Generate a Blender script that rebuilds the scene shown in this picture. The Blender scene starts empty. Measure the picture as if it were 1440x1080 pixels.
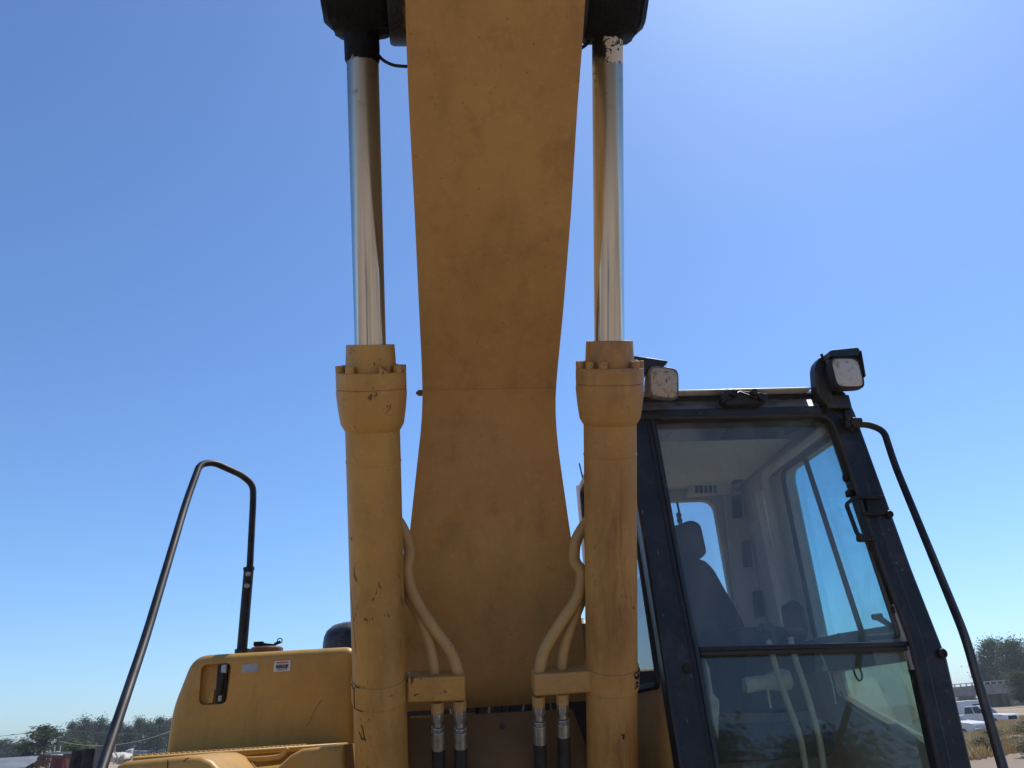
import bpy, bmesh, math, random
from mathutils import Vector, Matrix, noise as mnoise
from mathutils.geometry import tessellate_polygon
from math import radians as R, sin, cos, pi, sqrt

S = bpy.context.scene
COL = S.collection
random.seed(7)

# ------------------------------------------------------------------ camera
EYE = Vector((0, 0, 1.65))
YAW, PITCH, ROLL, FPX = R(5.6), R(24.06), R(3.5), 1082.0
h0 = Vector((sin(YAW), cos(YAW), 0)); zz = Vector((0, 0, 1)); r0 = h0.cross(zz)
FW = h0 * cos(PITCH) + zz * sin(PITCH)
u0 = zz * cos(PITCH) - h0 * sin(PITCH)
RT = r0 * cos(ROLL) - u0 * sin(ROLL)
UP = r0 * sin(ROLL) + u0 * cos(ROLL)
cam = bpy.data.cameras.new('camera'); co = bpy.data.objects.new('camera', cam); COL.objects.link(co)
M = Matrix((RT, UP, -FW)).transposed().to_4x4(); M.translation = EYE
co.matrix_world = M
cam.sensor_width = 36; cam.lens = FPX / 1440 * 36
cam.clip_start = 0.05; cam.clip_end = 9000
S.camera = co

# ------------------------------------------------------------------ sky, sun, exposure
SUN_EL, SUN_AZ = R(57), R(41)          # azimuth from +Y towards +X
W = bpy.data.worlds.new('World'); S.world = W; W.use_nodes = True
nt = W.node_tree; nt.nodes.clear()
out = nt.nodes.new('ShaderNodeOutputWorld'); bg = nt.nodes.new('ShaderNodeBackground')
sky = nt.nodes.new('ShaderNodeTexSky'); sky.sky_type = 'NISHITA'; sky.sun_disc = False
sky.sun_elevation = SUN_EL; sky.sun_rotation = SUN_AZ
sky.air_density = 1.0; sky.dust_density = 0.47; sky.ozone_density = 2.6; sky.altitude = 50
mul = nt.nodes.new('ShaderNodeMix'); mul.data_type = 'RGBA'; mul.blend_type = 'MULTIPLY'; mul.inputs[0].default_value = 1
mul.inputs[7].default_value = (.68, .885, 1.13, 1)
nt.links.new(sky.outputs[0], mul.inputs[6]); nt.links.new(mul.outputs[2], bg.inputs[0]); nt.links.new(bg.outputs[0], out.inputs[0])
bg.inputs[1].default_value = 0.143
sl = bpy.data.lights.new('sun', 'SUN'); sl.energy = 4.2; sl.angle = R(0.53); sl.color = (1, .95, .87)
so = bpy.data.objects.new('sun', sl); COL.objects.link(so)
SD = Vector((sin(SUN_AZ) * cos(SUN_EL), cos(SUN_AZ) * cos(SUN_EL), sin(SUN_EL)))
so.rotation_euler = SD.to_track_quat('Z', 'Y').to_euler(); so.location = (0, 0, 30)
S.view_settings.view_transform = 'Standard'; S.view_settings.look = 'None'
S.view_settings.exposure = 0.0; S.view_settings.gamma = 1.0; S.view_settings.use_curve_mapping = False
S.render.engine = 'CYCLES'
S.cycles.use_denoising = True
S.cycles.max_bounces = 10; S.cycles.transparent_max_bounces = 24

# ------------------------------------------------------------------ helpers
def ray(px, py): return FW + RT * ((px - 720) / FPX) + UP * ((540 - py) / FPX)
def at(px, py, **k):
    (a, v), = k.items(); i = 'xyz'.index(a); d = ray(px, py)
    return EYE + d * ((v - EYE[i]) / d[i])
def hit(px, py, P, n):
    P = Vector(P); n = Vector(n); d = ray(px, py)
    return EYE + d * ((P - EYE).dot(n) / d.dot(n))
def far(px, D, z=0.0):                     # point on the ground at distance D seen in column px
    d = ray(px, 1024 - (px - 720) * .061)
    s = D / sqrt(d.x * d.x + d.y * d.y)
    return Vector((d.x * s, d.y * s, z))
def far_z(px, py, D):
    d = ray(px, py); s = D / sqrt(d.x * d.x + d.y * d.y); return EYE.z + d.z * s

class MB:
    def __init__(self): self.v = []; self.f = []
    def add(self, vs, fs):
        b = len(self.v); self.v += [Vector(p) for p in vs]; self.f += [tuple(i + b for i in f) for f in fs]; return self
    def box(self, c, s, M=None):
        c = Vector(c); x, y, z = s[0] / 2, s[1] / 2, s[2] / 2
        vs = [Vector((i, j, k)) for i in (-x, x) for j in (-y, y) for k in (-z, z)]
        vs = [c + (M @ p if M else p) for p in vs]
        return self.add(vs, [(0, 1, 3, 2), (4, 6, 7, 5), (0, 4, 5, 1), (2, 3, 7, 6), (0, 2, 6, 4), (1, 5, 7, 3)])
    def prism(self, poly, vec):
        vec = Vector(vec); n = len(poly); a = [Vector(p) for p in poly]
        nrm = Vector((0, 0, 0))
        for i in range(n): nrm += a[i].cross(a[(i + 1) % n])
        if nrm.dot(vec) > 0: a = a[::-1]
        tri = tessellate_polygon([a]); b = [p + vec for p in a]
        fs = [tuple(t) for t in tri]
        fs2 = []
        for t in fs:
            nn = (a[t[1]] - a[t[0]]).cross(a[t[2]] - a[t[0]])
            if nn.dot(vec) > 0: t = t[::-1]
            fs2.append(t)
        fs = fs2 + [tuple(i + n for i in t[::-1]) for t in fs2]
        fs += [(i, i + n, (i + 1) % n + n, (i + 1) % n) for i in range(n)]
        if n == 4: fs = [(0, 1, 2, 3), (7, 6, 5, 4)] + fs[4:]
        return self.add(a + b, fs)
    def plate(self, loops, vec, soft=0, seg=4):   # outer loop + holes, extruded by vec; soft rounds the outer front edge
        vec = Vector(vec); L = []
        for l in loops:
            q = []
            for p in l:
                p = Vector(p)
                if not q or (p - q[-1]).length > 1e-4: q.append(p)
            if (q[0] - q[-1]).length < 1e-4: q.pop()
            L.append(q)
        front = [list(l) for l in L]; rings = []
        if soft:
            o = L[0]; n = len(o); nv = vec.normalized()
            area = sum((o[i].cross(o[(i + 1) % n]) for i in range(n)), Vector((0, 0, 0))); sg = 1 if area.dot(nv) > 0 else -1
            def inset(d):
                r = []
                for i in range(n):
                    e0 = (o[i] - o[i - 1]).normalized(); e1 = (o[(i + 1) % n] - o[i]).normalized()
                    n0 = nv.cross(e0) * sg; n1 = nv.cross(e1) * sg; m = (n0 + n1); m /= max(.3, m.length_squared / 2); r.append(o[i] + m * d)
                return r
            for k in range(seg):
                a_ = pi / 2 * k / seg; rings.append([p + nv * soft * (1 - sin(a_)) for p in inset(soft * (1 - cos(a_)))])
            a_ = pi / 2; rings.append(inset(soft)); front[0] = rings[-1]; 
        def cap(ls, flip):
            bm = bmesh.new(); es = []; idx = {}
            for l in ls:
                vs = [bm.verts.new(p) for p in l]
                es += [bm.edges.new((vs[i], vs[(i + 1) % len(vs)])) for i in range(len(vs))]
            bm.verts.index_update()
            bmesh.ops.triangle_fill(bm, edges=es, use_beauty=True, normal=-vec)
            bm.verts.index_update()
            vs = [v.co.copy() for v in bm.verts]; fs = [tuple(v.index for v in f.verts) for f in bm.faces]; bm.free(); return vs, fs
        vs, fs = cap(front, False); self.add(vs, fs)
        back = [[p + vec for p in l] for l in L]; vs, fs = cap(back, True); self.add(vs, fs)
        for li, l in enumerate(L):
            st = [front[li]] if not (soft and li == 0) else rings[::-1]
            st = st + ([back[li]]); k = len(l)
            self.add([p for r_ in st for p in r_], [(j * k + i, j * k + (i + 1) % k, (j + 1) * k + (i + 1) % k, (j + 1) * k + i) for j in range(len(st) - 1) for i in range(k)])
        self.weld = True
        return self
    def tube(self, path, r, n=12, caps=True, square=False):
        P = [Vector(p) for p in path]; m = len(P)
        rs = r if isinstance(r, (list, tuple)) else [r] * m
        T = []
        for i in range(m):
            a = P[max(i - 1, 0)]; b = P[min(i + 1, m - 1)]; T.append((b - a).normalized())
        u = T[0].orthogonal().normalized()
        vs = []
        for i in range(m):
            u = (u - T[i] * u.dot(T[i])).normalized(); w = T[i].cross(u)
            for k in range(n):
                a = 2 * pi * k / n; vs.append(P[i] + (u * cos(a) + w * sin(a)) * rs[i])
        fs = [(i * n + k, i * n + (k + 1) % n, (i + 1) * n + (k + 1) % n, (i + 1) * n + k) for i in range(m - 1) for k in range(n)]
        if caps: fs += [tuple(range(n))[::-1], tuple((m - 1) * n + k for k in range(n))]
        return self.add(vs, fs)
    def lathe(self, prof, n=32, M=None, jit=0, seed=0):
        vs = []
        for r, z in prof:
            for k in range(n):
                a = 2 * pi * k / n; p = Vector((r * cos(a), r * sin(a), z))
                if jit and r > 1e-4:
                    q = mnoise.noise(Vector((p.x * 28 + seed, p.y * 28, p.z * 22))) + .5 * mnoise.noise(p * 80 + Vector((seed, 0, 0)))
                    s = 1 + jit * q; p.x *= s; p.y *= s; p.z += jit * .05 * mnoise.noise(p * 45 + Vector((0, seed, 9)))
                vs.append(M @ p if M else p)
        m = len(prof)
        fs = [(i * n + k, i * n + (k + 1) % n, (i + 1) * n + (k + 1) % n, (i + 1) * n + k) for i in range(m - 1) for k in range(n)]
        fs += [tuple(range(n))[::-1], tuple((m - 1) * n + k for k in range(n))]
        return self.add(vs, fs)
    def build(self, name, mat, parent=None, bevel=0, seg=2, smooth=True, angle=38, loc=None):
        me = bpy.data.meshes.new(name)
        me.from_pydata([tuple(p) for p in self.v], [], self.f)
        bm = bmesh.new(); bm.from_mesh(me)
        if getattr(self, 'weld', False): bmesh.ops.remove_doubles(bm, verts=bm.verts, dist=1e-5)
        bmesh.ops.recalc_face_normals(bm, faces=bm.faces); bm.to_mesh(me); bm.free()
        for mm in (mat if isinstance(mat, (list, tuple)) else [mat]): me.materials.append(mm)
        if smooth:
            me.polygons.foreach_set('use_smooth', [True] * len(me.polygons)); me.set_sharp_from_angle(angle=R(angle))
        o = bpy.data.objects.new(name, me); COL.objects.link(o)
        if parent is not None: o.parent = parent
        if parent is not None and parent.type == 'EMPTY' and loc is None: o.location = -parent.location
        if loc is not None: o.location = loc
        if bevel:
            b = o.modifiers.new('bevel', 'BEVEL'); b.width = bevel; b.segments = seg; b.limit_method = 'ANGLE'; b.angle_limit = R(30)
        return o

def fillet(path, r, n=6):
    P = [Vector(p) for p in path]; o = [P[0]]
    for i in range(1, len(P) - 1):
        a, b, c = P[i - 1], P[i], P[i + 1]
        d = min(r, (a - b).length * .48, (c - b).length * .48)
        p = b + (a - b).normalized() * d; q = b + (c - b).normalized() * d
        for k in range(n + 1):
            t = k / n; o.append(p * (1 - t) ** 2 + b * 2 * t * (1 - t) + q * t * t)
    return o + [P[-1]]
def round_loop(pts, r, n=5):
    P = [Vector(p) for p in pts]; o = []
    m = len(P); rr = r if isinstance(r, (list, tuple)) else [r] * m
    for i in range(m):
        a, b, c = P[i - 1], P[i], P[(i + 1) % m]
        d = min(rr[i], (a - b).length * .45, (c - b).length * .45)
        if d < 1e-4: o.append(b); continue
        p = b + (a - b).normalized() * d; q = b + (c - b).normalized() * d
        for k in range(n + 1):
            t = k / n; o.append(p * (1 - t) ** 2 + b * 2 * t * (1 - t) + q * t * t)
    return o
def empty(name, loc, label=None, cat=None, group=None, rz=0):
    o = bpy.data.objects.new(name, None); COL.objects.link(o); o.location = loc; o.rotation_euler = (0, 0, rz)
    o.empty_display_size = .2
    tag(o, label, cat, group); return o
def tag(o, label=None, cat=None, group=None, kind=None):
    for k, v in (('label', label), ('category', cat), ('group', group), ('kind', kind)):
        if v: o[k] = v
    return o
def copy_tree(o, parent=None):
    c = o.copy(); COL.objects.link(c)
    if parent is not None: c.parent = parent
    for ch in list(o.children): copy_tree(ch, c)
    return c

# ------------------------------------------------------------------ materials
class NT:
    def __init__(self, name):
        self.m = bpy.data.materials.new(name); self.m.use_nodes = True
        self.t = self.m.node_tree; self.b = self.t.nodes['Principled BSDF']; self.o = self.t.nodes['Material Output']
        self.tc = self.t.nodes.new('ShaderNodeTexCoord')
    def n(self, k, **a):
        x = self.t.nodes.new('ShaderNode' + k)
        for q, v in a.items(): setattr(x, q, v)
        return x
    def l(self, a, b): self.t.links.new(a, b)
    def put(self, sock, v):
        if hasattr(v, 'is_output'): self.l(v, sock)
        else: sock.default_value = v
    def co(self, scale=(1, 1, 1), coord='Object'):
        mp = self.n('Mapping'); mp.inputs['Scale'].default_value = scale; o_ = getattr(self, 'off', 0.0); mp.inputs['Location'].default_value = (o_, o_ * 1.7, o_ * .6); self.l(self.tc.outputs[coord], mp.inputs[0]); return mp.outputs[0]
    def noise(self, sc, det=4, rough=.55, scale=(1, 1, 1), coord='Object', dist=0):
        x = self.n('TexNoise'); x.inputs['Scale'].default_value = sc; x.inputs['Detail'].default_value = det
        x.inputs['Roughness'].default_value = rough; x.inputs['Distortion'].default_value = dist
        self.l(self.co(scale, coord), x.inputs['Vector']); return x.outputs['Fac']
    def ramp(self, f, a, b):
        x = self.n('MapRange'); x.interpolation_type = 'SMOOTHSTEP'; x.inputs['From Min'].default_value = a; x.inputs['From Max'].default_value = b
        self.l(f, x.inputs['Value']); return x.outputs[0]
    def mix(self, f, a, b, blend='MIX'):
        x = self.n('Mix', data_type='RGBA', blend_type=blend)
        self.put(x.inputs[0], f); 
        for s, v in ((x.inputs[6], a), (x.inputs[7], b)):
            self.put(s, v if hasattr(v, 'is_output') else (*v, 1) if len(v) == 3 else v)
        return x.outputs[2]
    def math(self, op, a, b=0.0):
        x = self.n('Math', operation=op); self.put(x.inputs[0], a); self.put(x.inputs[1], b); return x.outputs[0]
    def bump(self, f, s, d=.01):
        x = self.n('Bump'); x.inputs['Strength'].default_value = s; x.inputs['Distance'].default_value = d
        self.l(f, x.inputs['Height']); self.l(x.outputs[0], self.b.inputs['Normal'])
    def sep(self):
        x = self.n('SeparateXYZ'); self.l(self.tc.outputs['Object'], x.inputs[0]); return x.outputs
    def done(self, col=None, rough=None, metal=None, spec=None):
        if col is not None: self.put(self.b.inputs['Base Color'], col if hasattr(col, 'is_output') else (*col, 1))
        if rough is not None: self.put(self.b.inputs['Roughness'], rough)
        if metal is not None: self.put(self.b.inputs['Metallic'], metal)
        if spec is not None: self.b.inputs['Specular IOR Level'].default_value = spec
        return self.m

YEL1, YEL2 = (.52, .29, .07), (.45, .24, .055)
def paint(name, c1=YEL1, c2=YEL2, rough=.5, specks=.70, rust=.0, dirt=.35, dirtc=(.16, .10, .05), bump=.05, stretch=(1, 1, 1), off=0.0):
    t = NT(name); t.off = off
    c = t.mix(t.ramp(t.noise(2.3, 5), .35, .68), c1, c2)
    c = t.mix(t.math('MULTIPLY', t.ramp(t.noise(6, 6, .65, stretch), .45, .78), dirt), c, dirtc)
    c = t.mix(t.math('MULTIPLY', t.ramp(t.noise(38, 3, .6), .52, .75), .22), c, (.58, .40, .19))
    c = t.mix(t.math('MULTIPLY', t.ramp(t.noise(9, 6, .7, (1, 1, .22)), .50, .70), .38), c, tuple(v * .55 for v in c2))
    c = t.mix(t.math('MULTIPLY', t.ramp(t.noise(.9, 4, .6), .45, .70), .30), c, tuple(v * .72 for v in c1))
    f1 = t.ramp(t.noise(95, 2, .5), .70, .74)
    c = t.mix(t.math('MULTIPLY', f1, .6), c, (.12, .06, .03))
    if specks:
        m = t.math('MULTIPLY', t.ramp(t.noise(33, 4, .55, (1, 1, .6) if off else (1, 1, 1), dist=.5), specks, specks + .03), t.ramp(t.noise(2.6, 3), .46, .62))
        c = t.mix(t.math('MULTIPLY', m, .85), c, (.075, .028, .014))
    if rust:
        x, y, z = t.sep()
        q = t.math('DIVIDE', t.math('SUBTRACT', x, .010), .052)
        g = t.math('POWER', 2.718, t.math('MULTIPLY', t.math('MULTIPLY', q, q), -1))
        zz_ = t.math('MULTIPLY', t.ramp(z, -1.2, -.95), t.math('SUBTRACT', 1.0, t.ramp(z, -.55, -.30)))
        low = t.math('SUBTRACT', 1.0, t.ramp(z, -1.35, -1.22))
        g = t.math('MULTIPLY', g, t.math('MAXIMUM', zz_, low))
        m = t.math('MULTIPLY', g, t.ramp(t.noise(24, 6, .72, (1, 1, .13), dist=1.2), .30, .66))
        c = t.mix(t.math('MULTIPLY', m, rust * .8), c, (.17, .07, .028))
        top = t.math('MULTIPLY', t.ramp(z, -.30, -.08), t.ramp(t.noise(16, 5, .65, (1, 1, .45)), .42, .66))
        c = t.mix(t.math('MULTIPLY', top, .55), c, (.20, .10, .075))
    t.bump(t.math('ADD', t.math('MULTIPLY', t.noise(55, 4, .6), .25), t.math('MULTIPLY', t.noise(5, 3, .5), 2.0)), bump * 2, .006)
    r = t.n('MapRange'); r.inputs['To Min'].default_value = rough - .1; r.inputs['To Max'].default_value = rough + .15
    t.l(t.noise(7, 4), r.inputs['Value'])
    return t.done(c, r.outputs[0], 0, .4)

def plain(name, c1, c2=None, rough=.6, sc=12, metal=0, spec=.5, bump=.05, bs=60, rv=.1):
    t = NT(name); c2 = c2 or tuple(x * .7 for x in c1)
    c = t.mix(t.ramp(t.noise(sc, 5, .6), .35, .7), c1, c2)
    if bump: t.bump(t.noise(bs, 4, .6), bump, .004)
    r = t.n('MapRange'); r.inputs['To Min'].default_value = max(.02, rough - rv); r.inputs['To Max'].default_value = rough + rv
    t.l(t.noise(sc * .7, 4), r.inputs['Value'])
    return t.done(c, r.outputs[0], metal, spec)

m_yel = paint('worn_yellow_paint')
m_boom = paint('boom_underside_paint', (.47, .265, .085), (.41, .22, .07), .58, .72, dirt=.30, stretch=(1.0, .35, .35))
m_cylL = paint('cylinder_paint', (.51, .275, .070), (.43, .225, .052), .45, .635, dirt=.55, stretch=(1, 1, .3), off=3.7)
m_cylR = paint('rusty_cylinder_paint', (.51, .275, .075), (.42, .215, .058), .5, .66, rust=.95, dirt=.55, dirtc=(.19, .085, .035), stretch=(1, 1, .3), off=8.3)
m_tank = paint('tank_paint', (.56, .31, .062), (.48, .26, .05), .42, .74, dirt=.22, off=1.9)
def _black():
    t = NT('black_cab_paint')
    c = t.mix(t.ramp(t.noise(9, 5, .6), .35, .7), (.011, .012, .014), (.024, .022, .020))
    c = t.mix(t.math('MULTIPLY', t.ramp(t.noise(7, 6, .72, dist=.6), .52, .72), .55), c, (.075, .058, .045))
    c = t.mix(t.math('MULTIPLY', t.ramp(t.noise(60, 3, .6, (1, 1, .5)), .66, .72), .6), c, (.16, .14, .12))
    g_ = t.n('NewGeometry'); s_ = t.n('SeparateXYZ'); t.l(g_.outputs['Normal'], s_.inputs[0])      # paler up-facing faces: settled dust plus the header's sky sheen painted in
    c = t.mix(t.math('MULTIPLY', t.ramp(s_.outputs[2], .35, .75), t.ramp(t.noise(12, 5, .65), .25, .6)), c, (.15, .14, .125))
    t.bump(t.noise(60, 4, .6), .1, .004)
    r = t.n('MapRange'); r.inputs['To Min'].default_value = .18; r.inputs['To Max'].default_value = .58; t.l(t.noise(8, 6, .65), r.inputs['Value'])
    return t.done(c, r.outputs[0], 0, .4)
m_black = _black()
m_rail = plain('worn_black_rail_paint', (.008, .009, .011), (.035, .03, .026), .5, 16, spec=.28)
m_rubber = plain('black_rubber', (.015, .015, .017), (.03, .03, .03), .7)
m_hose = plain('black_hose_rubber', (.012, .012, .014), (.03, .028, .026), .55, 30)
m_dark = plain('dark_machinery', (.02, .019, .018), (.035, .03, .026), .7)
m_int = plain('grey_cab_trim', (.58, .53, .49), (.48, .43, .40), .75, 5)
m_lining = plain('beige_roof_lining', (.78, .73, .66), (.68, .62, .56), .85, 4)
m_trimd = plain('dark_cab_trim', (.055, .058, .062), (.075, .075, .075), .7, 6)
m_seat = plain('dark_grey_seat_cloth', (.026, .029, .033), (.038, .040, .043), .95, 25, bump=.2, bs=180)
m_steel = plain('dull_zinc_steel', (.42, .41, .38), (.28, .26, .23), .38, 40, .85, rv=.12)
m_bolt = plain('rusty_bolt', (.17, .085, .045), (.10, .05, .03), .7, 40)
m_white = plain('white_vehicle_paint', (.72, .71, .69), (.62, .60, .57), .35, 2)
m_whitep = plain('white_plastic', (.62, .60, .56), (.50, .48, .44), .6, 30)
m_label = plain('white_label', (.70, .70, .70), (.6, .6, .6), .5, 30)
m_glabel = plain('grey_label', (.42, .45, .46), (.33, .36, .38), .5, 30)
m_ink = plain('black_ink', (.012, .012, .014), None, .6, bump=0)
m_red = plain('red_ink', (.45, .03, .03), None, .6, bump=0)
m_tyre = plain('tyre_rubber', (.02, .02, .02), (.035, .03, .028), .85)
m_lever = plain('cream_lever_paint', (.50, .47, .36), (.42, .39, .30), .4, 20)
m_rustf = plain('rusty_red_steel', (.20, .085, .06), (.12, .055, .04), .8, 8)
m_redp = plain('faded_red_paint', (.20, .06, .05), (.13, .045, .04), .8, 8)
m_wood = plain('charred_timber', (.018, .015, .016), (.045, .035, .035), .85, 14, bump=.5, bs=25)
m_conc = plain('bridge_concrete', (.27, .25, .235), (.20, .19, .18), .9, .6)
m_roof = plain('grey_metal_roofing', (.27, .29, .31), (.21, .22, .24), .5, 1.0)
m_pole = plain('weathered_pole', (.10, .075, .055), (.07, .055, .045), .9, 3)
m_cable = plain('grey_cable', (.08, .08, .09), None, .7, bump=0)
m_bark = plain('bark', (.10, .075, .055), (.06, .045, .035), .95, 3)
m_grease = NT('grease'); 
def _grease():
    t = m_grease
    c = t.mix(t.ramp(t.noise(26, 5, .65), .66, .72), (.005, .005, .007), (.06, .032, .02))
    t.bump(t.noise(70, 5, .65), .7, .012); return t.done(c, .6, 0, .22)
m_grease = _grease()
m_boss = NT('greasy_boss')
def _boss():
    t = m_boss; x, y, z = t.sep()
    d = t.math('ABSOLUTE', t.math('SUBTRACT', x, .165))
    m = t.ramp(t.math('ADD', d, t.math('MULTIPLY', t.noise(14, 4), .12)), .285, .32)
    c = t.mix(m, (.40, .22, .075), (.007, .007, .009)); t.bump(t.noise(60, 4), .5, .01)
    return t.done(c, .5, 0, .4)
m_boss = _boss()
def _chrome(flake=False):
    t = NT('flaked_chrome_rod' if flake else 'chrome_rod'); x, y, z = t.sep()
    n1 = t.noise(22, 5, .65, (1, 1, .5), dist=.5)
    edge = t.math('ADD', z, t.math('MULTIPLY', n1, .12))
    g = t.ramp(edge, .955, .985)
    g2 = t.math('MULTIPLY', t.ramp(t.noise(24, 4, .6), .60, .66), t.ramp(z, .70, .95))
    g = t.math('MAXIMUM', g, t.math('MULTIPLY', g2, .8))
    str_ = t.math('MULTIPLY', t.ramp(t.noise(40, 4, .6, (1, 1, .04)), .45, .75), .5)
    film = t.math('MULTIPLY', t.ramp(z, .30, .95), .75)
    c = t.mix(t.math('MAXIMUM', str_, film), (.56, .55, .53), (.25, .225, .195))
    c = t.mix(g, c, (.008, .008, .009))
    r = t.math('ADD', t.math('MULTIPLY', t.noise(30, 4, .6, (1, 1, .1)), .16), t.math('MULTIPLY', t.ramp(z, .15, .9), .22))
    r = t.math('ADD', r, .05)
    r = t.math('ADD', r, t.math('MULTIPLY', g, .3))
    mt = t.math('SUBTRACT', 1.0, g)
    if flake:                        # pale flaking paint below the right rod eye
        u = t.math('MULTIPLY', t.ramp(t.math('ADD', z, t.math('MULTIPLY', t.noise(30, 5, .7), .05)), .925, .935), t.ramp(t.math('ADD', x, t.math('MULTIPLY', t.noise(28, 4, .7), .05)), .005, .012))
        chips = t.ramp(t.noise(46, 4, .6, dist=.8), .56, .59)
        pc = t.mix(chips, (.62, .55, .46), (.010, .010, .012))
        c = t.mix(u, c, pc); r = t.math('MAXIMUM', r, t.math('MULTIPLY', u, .5)); mt = t.math('MULTIPLY', mt, t.math('SUBTRACT', 1.0, u))
    return t.done(c, r, mt, .5)
m_chrome = _chrome(); m_chromeR = _chrome(True)
def glass(name, tint, film=.06, filmc=(.5, .48, .44), rough=.02, streak=.5):
    t = NT(name); t.t.nodes.remove(t.b)
    tr = t.n('BsdfTransparent'); tr.inputs[0].default_value = (*tint, 1)
    gl = t.n('BsdfGlossy'); gl.inputs['Roughness'].default_value = rough; gl.inputs[0].default_value = (1, 1, 1, 1)
    fr = t.n('LayerWeight'); fr.inputs[0].default_value = .5
    sch = t.math('ADD', .035, t.math('MULTIPLY', t.math('POWER', fr.outputs['Facing'], 5.0), .9))
    m1 = t.n('MixShader'); t.l(sch, m1.inputs[0]); t.l(tr.outputs[0], m1.inputs[1]); t.l(gl.outputs[0], m1.inputs[2])
    df = t.n('BsdfDiffuse'); df.inputs[0].default_value = (*filmc, 1)
    tl = t.n('BsdfTranslucent'); tl.inputs[0].default_value = (*filmc, 1)
    md = t.n('MixShader'); md.inputs[0].default_value = .5; t.l(df.outputs[0], md.inputs[1]); t.l(tl.outputs[0], md.inputs[2])
    m2 = t.n('MixShader')
    f = t.math('ADD', film * (1 - streak * .6), t.math('MULTIPLY', t.ramp(t.noise(4, 7, .68, (1, 1, .55), dist=1.5), .34, .74), film * streak))
    f = t.math('ADD', f, t.math('MULTIPLY', t.ramp(t.noise(30, 4, .7, (1, 1, .2), dist=.5), .60, .72), film * .5))
    t.l(f, m2.inputs[0]); t.l(m1.outputs[0], m2.inputs[1]); t.l(md.outputs[0], m2.inputs[2]); t.l(m2.outputs[0], t.o.inputs[0]); return t.m
m_gfront = glass('front_window_glass', (.86, .92, .93), .13, (.56, .53, .50), streak=.8)
m_glow = glass('lower_window_glass', (.84, .88, .83), .085, (.50, .49, .43), streak=.8)
m_gdoor = glass('tinted_door_glass', (.60, .82, .86), .02)
m_gdirty = glass('dusty_door_glass', (.75, .85, .80), .45, (.50, .56, .50), .1, .15)
m_gside = glass('dirty_side_glass', (.6, .65, .66), .12)
m_gveh = plain('vehicle_glass', (.05, .065, .06), (.08, .09, .085), .12, 3, bump=0)
def _lens():
    t = NT('lamp_lens'); x, y, z = t.sep()
    r = t.math('SQRT', t.math('ADD', t.math('MULTIPLY', x, x), t.math('MULTIPLY', z, z)))
    rings = t.math('ABSOLUTE', t.math('SINE', t.math('MULTIPLY', r, 260)))
    c = t.mix(t.math('MULTIPLY', rings, .35), (.56, .52, .45), (.36, .32, .26))
    c = t.mix(t.ramp(t.noise(35, 5, .6), .52, .68), c, (.30, .235, .16))
    t.bump(rings, .3, .003); return t.done(c, .28, 0, .6)
m_lens = _lens()
def _lens2():
    t = NT('dirty_lamp_lens')
    c = t.mix(t.ramp(t.noise(38, 5, .6), .50, .72), (.40, .335, .245), (.20, .125, .075))
    c = t.mix(t.ramp(t.noise(70, 3, .6), .60, .66), c, (.03, .02, .015))
    return t.done(c, .35, 0, .5)
m_lens2 = _lens2()

# ------------------------------------------------------------------ ground
def ground_z(x, y):
    d = sqrt(x * x + y * y)
    k = .68 - x / max(y, 1.0)                      # the lane left of the pickup lies lower
    dip = -.55 * math.exp(-((d - 66) / 17) ** 2) * min(1, max(0, k / .035)) if (x > 15 and y > 10) else 0
    return dip + .10 * mnoise.noise(Vector((x * .03, y * .03, 0))) * min(1, max(0, (d - 8) / 20)) * min(1, max(0, (190 - d) / 80))
def make_ground():
    rs = [0, 2, 4, 6, 8, 10, 12.5, 15, 18, 21, 25, 29, 33, 38, 43, 48, 53, 58, 63, 68, 74, 80, 88, 97, 110, 130, 160, 200, 260, 340, 450, 620, 900, 1300]
    n = 192; vs = [(0, 0, 0)]; fs = []
    for r in rs[1:]:
        for k in range(n):
            a = 2 * pi * k / n; x, y = r * cos(a), r * sin(a); vs.append((x, y, ground_z(x, y)))
    for k in range(n): fs.append((0, 1 + k, 1 + (k + 1) % n))
    for i in range(len(rs) - 2):
        for k in range(n):
            a = 1 + i * n + k; b = 1 + i * n + (k + 1) % n; fs.append((a, a + n, b + n, b))
    t = NT('dry_dirt_ground')
    c = t.mix(t.ramp(t.noise(.35, 6, .6), .38, .62), (.37, .275, .195), (.29, .215, .155))
    c = t.mix(t.ramp(t.noise(.11, 5, .6, dist=.8), .50, .60), c, (.50, .38, .20))
    c = t.mix(t.math('MULTIPLY', t.ramp(t.noise(.06, 4, .6), .58, .66), .6), c, (.20, .22, .10))
    c = t.mix(t.math('MULTIPLY', t.ramp(t.noise(3.0, 6, .7), .5, .75), .5), c, (.20, .15, .11))
    x, y, z = t.sep()
    rr = t.math('SQRT', t.math('ADD', t.math('MULTIPLY', x, x), t.math('MULTIPLY', y, y)))
    nearm = t.math('SUBTRACT', 1.0, t.ramp(t.math('ADD', rr, t.math('MULTIPLY', t.noise(.25, 4), 6.0)), 12, 19))
    c = t.mix(t.math('MULTIPLY', t.math('SUBTRACT', 1.0, nearm), t.math('SUBTRACT', 1.0, t.ramp(rr, 30, 40))), c, (.29, .22, .16))
    c = t.mix(t.math('MULTIPLY', nearm, .55), c, (.38, .30, .225))
    t.bump(t.noise(2.5, 6, .7), .6, .08)
    o = MB(); o.v = [Vector(v) for v in vs]; o.f = fs
    return tag(o.build('ground', t.done(c, .95, 0, .2)), kind='structure')
make_ground()

# ------------------------------------------------------------------ excavator
EX = empty('excavator', (0.165, 3.4, 0), 'yellow tracked excavator with raised boom, twin lift cylinders and black cab', 'excavator')
CX = .165

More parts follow.
